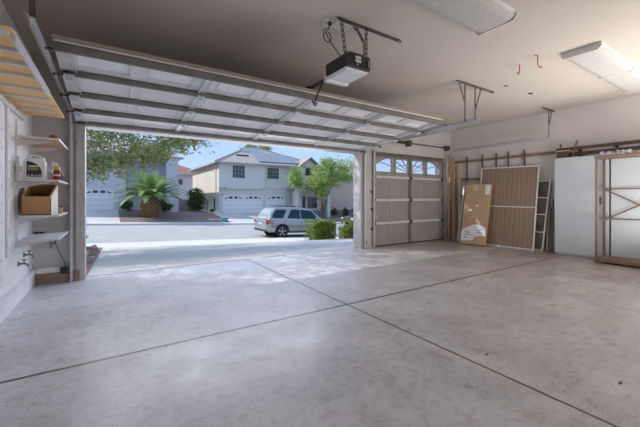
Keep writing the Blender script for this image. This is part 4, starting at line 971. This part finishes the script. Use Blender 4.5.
def gdoor(par,x0,x1,z0,z1,y,n):
    d=B(x0,x1,y-.03,y-.002,z0,z1).build('garage_door','gdoor',par)
    f=MB(); f.box(x0-.12,x0,y-.06,y,z0,z1+.12); f.box(x1,x1+.12,y-.06,y,z0,z1+.12); f.box(x0,x1,y-.06,y,z1,z1+.12); f.build('door_trim','band',par)
    W=(x1-x0)/n
    for i in range(n):
        a=x0+W*(i+.14); b=x0+W*(i+.86); g=MB(); k=i%4; zz=z1-.42; hh=.26
        if k==0: pts=[(a,zz),(b,zz),(b,zz+hh*.8),((a+b)/2,zz+hh*.45)]
        elif k==3: pts=[(a,zz),(b,zz),((a+b)/2,zz+hh*.45),(a,zz+hh*.8)]
        else: pts=[(a,zz),(b,zz),(b,zz+hh),(a,zz+hh)]
        g.prism([(x,y-.045,z) for x,z in pts],(0,.012,0)); g.build('door_window','wpane',d)
# main house
mh=empty('two_storey_house',(17.6,45,base(15)),'cream two storey house with tiled hip roof and two white garage doors','house')
B(10.6,24.9,38.3,52.6,-2.2,5.25).build('front_wall','stucco',mh)
B(10.56,10.6,38.02,52.6,-2.2,5.2).build('side_wall','stuccot',mh)
B(10.6,16.3,38.0,38.3,2.45,5.25).build('bay_wall','stucco',mh)
B(10.5,16.4,37.9,38.3,2.3,2.5).build('bay_band','band',mh,bevel=.04); B(11.4,15.6,37.97,38.3,2.16,2.32).build('bay_band','band',mh)
B(16.4,19.6,38.2,38.3,2.3,2.42).build('bay_band','band',mh)
window(mh,12.15,13.65,3.5,5.0,38.0,4,3); window(mh,16.75,18.35,3.55,4.95,38.3,4,3)
gdoor(mh,11.1,16.1,-.80,1.42,38.3,8); gdoor(mh,16.6,19.25,-.92,1.42,38.3,4)
mb=MB(); hip(mb,10.0,25.5,37.5,53.2,5.3,15.9,17.9,43.6,48,8.1); mb.build('roof','tile',mh)
mb=MB(); mb.box(10.0,25.5,37.46,37.5,5.14,5.32); mb.box(9.96,10.0,37.46,53.2,5.14,5.32); mb.box(10.0,25.5,37.5,38.3,5.14,5.18); mb.box(10,10.6,37.5,53.2,5.14,5.18); mb.build('eave_fascia','fascia',mh)
# ridge caps
mb=MB(); mb.tube([(10.0,37.5,5.33),(15.9,43.6,8.13)],.11,8); mb.tube([(25.5,37.5,5.33),(17.9,43.6,8.13)],.11,8); mb.tube([(15.9,43.6,8.13),(17.9,43.6,8.13)],.12,8); mb.build('ridge_cap','tile',mh)
# solar array on front slope
def slope(x,y): return 5.3+(y-37.5)/(43.6-37.5)*2.8+.10
def sol(x0,x1,y0,y1):
    mb=MB(); mb.add([(x0,y0,slope(0,y0)),(x1,y0,slope(0,y0)),(x1,y1,slope(0,y1)),(x0,y1,slope(0,y1)),(x0,y0,slope(0,y0)-.09),(x1,y0,slope(0,y0)-.09),(x1,y1,slope(0,y1)-.09),(x0,y1,slope(0,y1)-.09)],[(0,1,2,3),(7,6,5,4),(0,4,5,1),(1,5,6,2),(2,6,7,3),(3,7,4,0)]); mb.build('solar_panel','solar',mh)
for i in range(6): 
    for j,(a,b) in enumerate(((38.2,39.9),(39.95,41.6))):
        x0=15.6+i*1.05
        if j==1 and i>4: continue
        sol(x0,x0+1.0,a,b)
for i in range(3): sol(14.7+i*1.05,15.7+i*1.05,41.65,43.3)
B(15.6,21.9,38.05,38.16,5.45,5.62).build('array_gap_shade','black',mh); B(13.3,14.9,40.0,40.1,6.35,6.62).build('roof_vent','black',mh)  # black strip standing in for the shaded gap below the array
# side door and gate at left flank, downspout
B(10.50,10.56,43,43.9,-1.3,.9).build('side_door','muntin',mh)
B(10.52,10.58,39.6,40.2,-.4,1.1).build('side_window','wpane',mh)
mb=MB(); mb.tube([(10.48,39.1,-.8),(10.48,39.1,5.0)],.05,8); mb.build('downspout','band',mh)
# gable wing and porch
B(20.9,24.4,37.6,38.4,-2.0,5.0).build('gable_wall','stucco',mh)
MB().prism([(20.9,37.6,5.0),(24.4,37.6,5.0),(22.65,37.6,6.3)],(0,.8,0)).build('gable_front','stucco',mh)
mb=MB(); mb.prism([(20.5,37.2,4.85),(20.5,37.2,5.05),(22.65,37.2,6.62),(24.8,37.2,5.05),(24.8,37.2,4.85),(22.65,37.2,6.42)],(0,5.5,0)); mb.build('gable_roof','tiley',mh)
window(mh,21.9,23.4,4.1,5.1,37.6,2,1); B(21.5,23.8,37.2,37.6,2.9,4.0).build('balcony_parapet','band',mh,bevel=.04)
mb=MB(); hip(mb,19.3,24.9,35.6,38.2,2.2,20.2,24.5,37.5,38.2,2.95); mb.build('porch_roof','tiley',mh)
B(19.3,24.9,35.56,35.62,2.0,2.24).build('porch_fascia','band',mh)
for x in (19.5,24.3): B(x,x+.45,35.7,36.15,-1.6,2.02).build('porch_column','band',mh)
B(21.2,21.9,37.5,37.6,-1.3,1.3).build('front_door','darkdoor',mh); window(mh,22.3,23.8,-.3,1.2,37.6,3,2)
B(19.95,21.1,36.9,37.6,-1.6,2.0).build('entry_wall','band',mh)
B(10.95,11.0,37.9,38.0,1.3,1.6).build('wall_lamp','dsteel',mh)
# left house
lh=empty('two_storey_house',(0,45,base(0)),'white two storey house behind the palm with arched garage door windows','house')
B(-8.5,1.3,39.6,52,-1,5.6).build('front_wall','stuccob',lh); B(1.3,6.3,41.2,52,-1,5.6).build('front_wall','stuccob',lh)
B(5.1,6.3,38.9,41.3,-1.0,5.6).build('front_wall','stuccob',lh)
B(5.0,6.45,38.8,41.3,2.2,2.45).build('bay_band','band',lh)
gdoor(lh,-4.75,.2,-.14,2.02,39.6,8)
B(1.35,5.1,40.0,41.2,2.2,2.6).build('porch_beam','stuccob',lh)
window(lh,1.9,3.0,.3,1.75,41.2,2,2,m='stuccot'); B(3.5,4.5,41.1,41.2,-.4,1.8).build('front_door','darkdoor',lh); B(4.62,5.05,41.1,41.2,.2,1.6).build('pane','darkdoor',lh)
window(lh,-3.9,-2.5,3.6,4.8,39.6,3,2)
mb=MB(); hip(mb,-9.1,6.9,38.9,52.6,5.6,-3,1.5,44,47,8.0); mb.build('roof','tile',lh)
B(-9.1,6.9,38.86,38.9,5.42,5.62).build('eave_fascia','fascia',lh)
# mid house
md=empty('distant_house',(8,64,base(8)),'distant lavender grey house with a red tiled roof between its neighbours','house')
B(2,14.5,60,70,-1.5,5.2).build('front_wall','stuccob',md); mb=MB(); hip(mb,1.4,15.1,59.4,70.6,5.25,6.5,9.5,64,66,7.4); mb.build('roof','tiler',md); B(1.4,15.1,59.36,59.42,5.02,5.25).build('eave_fascia','fascia',md)
window(md,9.1,10.4,3.3,4.3,60,2,1)
# right house & block wall
rh=empty('tan_house',(32,46,base(32)),'tan stucco house behind the green tree at the right','house')
B(27.2,44,41,56,-3,4.4).build('front_wall','tan',rh); mb=MB(); hip(mb,26.6,44.6,40.4,56.6,4.4,33,37,47,50,7.0); mb.build('roof','tile',rh)
B(26.6,44.6,40.36,40.4,4.22,4.42).build('eave_fascia','fascia',rh)
mb=B(23.0,44,37.0,37.2,-2.6,-.62); struct(mb.build('wall_block','blockw'),'low purple brown block wall at the right','wall')
mb=B(6.4,10.45,44.0,44.2,-1,.9); struct(mb.build('wall_side_yard','fascia'),'grey side yard wall between the houses','wall')

# ------------------------------------------------------------------ cars
def booleancut(o,cyls):
    for mbc in cyls:
        c=mbc.build('cutter_tmp','black'); c.location=(0,0,0)
        for v in c.data.vertices: v.co+=Vector(c['_o'])
        md_=o.modifiers.new('cut','BOOLEAN'); md_.operation='DIFFERENCE'; md_.object=c; md_.solver='EXACT'
        bpy.context.view_layer.update(); dg=bpy.context.evaluated_depsgraph_get()
        me=bpy.data.meshes.new_from_object(o.evaluated_get(dg)); o.modifiers.remove(md_); o.data=me
        bpy.data.objects.remove(c,do_unlink=True)
def car(name,loc,yaw,pitch,sc,paint,label,detail,flipbody=1):
    Mx=Matrix.Translation(loc)@Matrix.Rotation(yaw,4,'Z')@Matrix.Rotation(pitch,4,'Y')@Matrix.Scale(sc,4)
    e=empty(name,loc,label,'car'); W=1.92
    def fin(mb,n_,m_,par=None,**k):
        mb.v=[tuple(Mx@Vector(v)) for v in mb.v]; return mb.build(n_,m_,par or e,**k)
    st=[(0,.50,.93,.12),(.05,.36,.99,.05),(.25,.32,1.05,.015),(.6,.30,1.08,.0),(1.5,.28,1.08,0),(2.6,.28,1.06,0),(3.4,.28,1.03,0),(3.75,.28,1.01,.005),(4.25,.30,.95,.04),(4.62,.36,.84,.12),(4.78,.48,.70,.26)]
    mb=MB(); v=[]
    for x,zb,zt,ins in st:
        half=[(.14+ins,zb),(.03+ins,zb+.07),(.0+ins,zb+(zt-zb)*.35),(.0+ins,zb+(zt-zb)*.6),(.03+ins,zb+(zt-zb)*.86),(.09+ins,zt)]
        ring=[(x,y,z) for y,z in half]+[(x,W/2,zt+.025)]+[(x,W-y,z) for y,z in half[::-1]]+[(x,W/2,zb)]
        v+=ring
    n=len(half)*2+2; ns=len(st)
    f=[(i*n+k,i*n+(k+1)%n,(i+1)*n+(k+1)%n,(i+1)*n+k) for i in range(ns-1) for k in range(n)]+[tuple(range(n))[::-1],tuple((ns-1)*n+k for k in range(n))]
    # local solid, cut the arches, then place
    mb.add(v,f); ob=mb.build('body_tmp',paint); 
    for vv in ob.data.vertices: vv.co+=Vector(ob['_o'])
    ob.location=(0,0,0); cy=[]
    for x in (.97,3.88):
        for ya_,yb_ in ((-.1,.34),(W-.34,W+.1)): cy.append(MB().lathe((x,ya_,.38),[(.45,0),(.45,yb_-ya_)],24,'y'))
    booleancut(ob,cy)
    me=ob.data; me.transform(Mx); me.transform(Matrix.Translation(-Vector(loc)))
    bo=bpy.data.objects.new('body',me); COL.objects.link(bo); bo.parent=e; bo['_o']=tuple(loc); bpy.data.objects.remove(ob,do_unlink=True)
    if not me.materials: me.materials.append(M[paint])
    b=bo.modifiers.new('bevel','BEVEL'); b.width=.02; b.segments=2; b.limit_method='ANGLE'; b.angle_limit=R(35)
    for x in (.97,3.88):
        for y0_,y1_ in ((.33,.36),(W-.36,W-.33)):
            fin(MB().lathe((x,y0_,.38),[(.44,0),(.44,.03)],20,'y'),'wheel_well','black')
    def gi(z): return .07+.20*(z-1.02)/.68
    prof=[(.10,1.02),(.20,1.28),(.46,1.62),(.62,1.70),(1.6,1.765),(2.5,1.745),(2.95,1.66),(3.80,1.00)]
    mb=MB(); m_=len(prof); v=[(x,gi(z),z) for x,z in prof]+[(x,W-gi(z),z) for x,z in prof]
    mb.add(v,[tuple(range(m_)),tuple(range(m_,2*m_))[::-1]]+[(i,(i+1)%m_,m_+(i+1)%m_,m_+i) for i in range(m_)])
    fin(mb,'cabin',paint,bevel=.03*sc)
    def side(pts,n_,mm,off=.012,near=True):
        mb=MB(); q=[(x,(gi(z)-off) if near else W-gi(z)+off,z) for x,z in pts]; mb.prism(q,(0,.01 if near else -.01,0)); return fin(mb,n_,mm)
    for near in (True,False):
        side([(.34,1.14),(1.02,1.13),(1.30,1.60),(1.0,1.635),(.62,1.60),(.42,1.38)],'quarter_window','carglass',near=near)
        side([(1.30,1.13),(2.16,1.11),(2.16,1.64),(1.60,1.64)],'rear_door_window','carglass',near=near)
        side([(2.22,1.11),(3.48,1.09),(2.98,1.56),(2.78,1.61),(2.22,1.64)],'front_door_window','carglass',near=near)
    mb=MB(); mb.prism([(.085,.30,1.05),(.085,W-.30,1.05),(.43,W-.40,1.60),(.43,.40,1.60)],(-.012,0,.006)); fin(mb,'rear_window','rearglass')
    mb=MB(); mb.prism([(3.02,.34,1.63),(3.02,W-.34,1.63),(3.76,W-.20,1.045),(3.76,.20,1.045)],(.012,0,.012)); fin(mb,'windscreen','carglass')
    for y in (.30,W-.33):
        mb=MB(); mb.tube([(.75,y,1.72),(.80,y,1.80),(1.6,y,1.835),(2.4,y,1.82),(2.55,y,1.74)],.018,8); fin(mb,'roof_rail','dgrey')
    for y0_,y1_ in ((-.005,.22),(W-.22,W+.005)):
        mb=MB(); mb.prism([(.0,y0_+.075,.80),(.42,y0_ if y0_<0 else y1_,.83),(.46,y0_ if y0_<0 else y1_,.97),(.02,y0_+.09,1.0)] if False else [(-.008,y0_+.02,.80),(-.008,y1_-.02,.80),(-.008,y1_-.02,.98),(-.008,y0_+.02,.98)],(.05,0,0)); 
        tl=fin(mb,'tail_lamp','tail',bevel=.01)
        ys=-.006 if y0_<0 else W-.02
        mb=MB(); mb.prism([(.02,ys,.82),(.40,ys,.86),(.44,ys,.96),(.06,ys,1.0)],(0,.026,0)); l2=fin(mb,'lamp_wrap','tail',tl)
        mb=MB(); mb.box(.05,.42,ys-.003 if y0_<0 else ys,ys+.03,.90,.925); fin(mb,'lamp_strip','white',tl)
    fin(MB().box(-.01,.0+.03,.68,1.24,.74,.88),'number_plate','plate')
    mb=MB(); mb.box(-.03,.30,.10,W-.10,.36,.50); fin(mb,'rear_bumper','dgrey',bevel=.03)
    fin(MB().box(.0,.02,.55,1.37,.885,.915),'chrome_strip','rim')
    for y in (.18,W-.18): 
        mb=MB(); mb.box(4.50,4.72,y-.14,y+.14,.68,.82); fin(mb,'headlamp','head',bevel=.02)
    for y,s_ in ((-.10,1),(W-.06,1)):
        mb=MB(); mb.blob((3.18,y+.08,1.14),(.09,.13,.085),10,7); fin(mb,'wing_mirror',paint,smooth=True)
    for x in (1.55,2.50):
        mb=MB(); mb.box(x-.10,x+.10,-.014,.012,.90,.925); fin(mb,'door_handle',paint)
    for x in (1.16,2.19,3.42):
        mb=MB(); mb.box(x-.004,x+.004,.004,.012,.42,1.04) if 0 else mb.box(x-.004,x+.004,-.002,.02,.45,.98); fin(mb,'door_seam','dgrey')
    fin(MB().box(1.45,3.40,-.012,.05,.30,.40),'side_step','dgrey',bevel=.01)
    for x in (.97,3.88):
        for y0_,d in ((.02,1),(W-.02,-1)):
            w=empty('wheel',loc); bpy.data.objects.remove(w)
            mb=MB(); mb.lathe((x,y0_,.37),[(.27,0),(.35,.0*d),(.37,.03*d),(.37,.22*d),(.35,.25*d),(.27,.25*d)],28,'y'); ty=fin(mb,'tyre','tyre',smooth=False)
            mb=MB(); mb.lathe((x,y0_,.37),[(.275,.01*d),(.255,-.002*d),(.245,.01*d),(.235,.07*d)],28,'y')
            for k in range(5):
                for dd in (-.12,.12):
                    a=2*math.pi*k/5+.3; mb.beam((x+.05*math.cos(a),y0_+.01*d,.37+.05*math.sin(a)),(x+.25*math.cos(a+dd),y0_+.01*d,.37+.25*math.sin(a+dd)),.03,.045,up=(0,1,0))
            mb.lathe((x,y0_,.37),[(.065,-.005*d),(.065,.04*d)],14,'y'); fin(mb,'rim','rim',ty)
            fin(MB().lathe((x,y0_+.10*d,.37),[(.24,0),(.24,.02*d)],20,'y'),'brake_disc','dgrey',ty)
    return e
car('silver_car',(7.62,17.55,S(7.8)+.03),0,R(2.3),1.06,'silver','silver sport utility car parked at the near curb seen from its rear quarter',True)
car('dark_car',(24.6,26.8,S(24)+.05),math.pi,R(-2.3),1.0,'darkcar','dark car parked facing left, mostly hidden between the hedges',True)

# ------------------------------------------------------------------ light, sky, camera
wd=bpy.data.worlds.new('sky'); bpy.context.scene.world=wd; wd.use_nodes=True; nt=wd.node_tree; bg=nt.nodes['Background']
tc=_n(nt,'ShaderNodeTexCoord'); sp=_n(nt,'ShaderNodeSeparateXYZ'); nt.links.new(tc.outputs['Generated'],sp.inputs[0])
cr=_n(nt,'ShaderNodeValToRGB'); el=cr.color_ramp.elements; el[0].position=0; el[0].color=(.60,.75,.93,1); el[1].position=.55; el[1].color=(.40,.56,.86,1)
e3=el.new(.12); e3.color=(.42,.60,.90,1)
nt.links.new(sp.outputs[2],cr.inputs[0]); nt.links.new(cr.outputs[0],bg.inputs[0]); bg.inputs[1].default_value=1.2
sd=Vector((-.95,.85,1.0)).normalized()
sl=bpy.data.lights.new('sun','SUN'); sl.energy=4.2; sl.angle=R(.6); sl.color=(1,.96,.90); so=bpy.data.objects.new('sun',sl); COL.objects.link(so); so.rotation_euler=sd.to_track_quat('Z','Y').to_euler(); so.location=(-10,10,12)
def area(name,loc,target,sx,sy,e,c):
    l=bpy.data.lights.new(name,'AREA'); l.shape='RECTANGLE'; l.size=sx; l.size_y=sy; l.energy=e; l.color=c; o=bpy.data.objects.new(name,l); COL.objects.link(o); o.location=loc
    o.rotation_euler=(Vector(loc)-Vector(target)).to_track_quat('Z','Y').to_euler(); return o
area('fill_lamp',(5.2,-1.3,1.4),(5.4,4,.9),3.6,1.4,54,(1,.94,.88))  # added rear fill, no such lamp stands in the garage
area('bounce_fill',(6.1,.5,.7),(6.2,1.3,3),2.2,1.8,100,(1,.95,.90))  # added fill aimed up to brighten the ceiling, not a real fixture
area('doorway_fill',(1.6,6.1,2.0),(1.2,2.3,.3),4.4,.8,66,(.87,.90,1))  # added fill outside the opening, standing in for skylight
cam=bpy.data.cameras.new('camera'); co=bpy.data.objects.new('camera',cam); COL.objects.link(co)
cam.sensor_width=36; cam.lens=36*322.7/640; cam.shift_y=-15.8/640; cam.clip_start=.05; cam.clip_end=500
co.location=(0,0,CAMZ); co.rotation_euler=(R(90),0,-R(32.9)); bpy.context.scene.camera=co
sc=bpy.context.scene
sc.view_settings.view_transform='Standard'; sc.view_settings.look='None'; sc.view_settings.exposure=0; sc.view_settings.gamma=1
sc.cycles.use_denoising=True; sc.cycles.max_bounces=8; sc.cycles.diffuse_bounces=5; sc.cycles.transparent_max_bounces=12; sc.cycles.sample_clamp_indirect=6
sc.cycles.caustics_reflective=False
for o in bpy.data.objects:
    if '_o' in o: del o['_o']
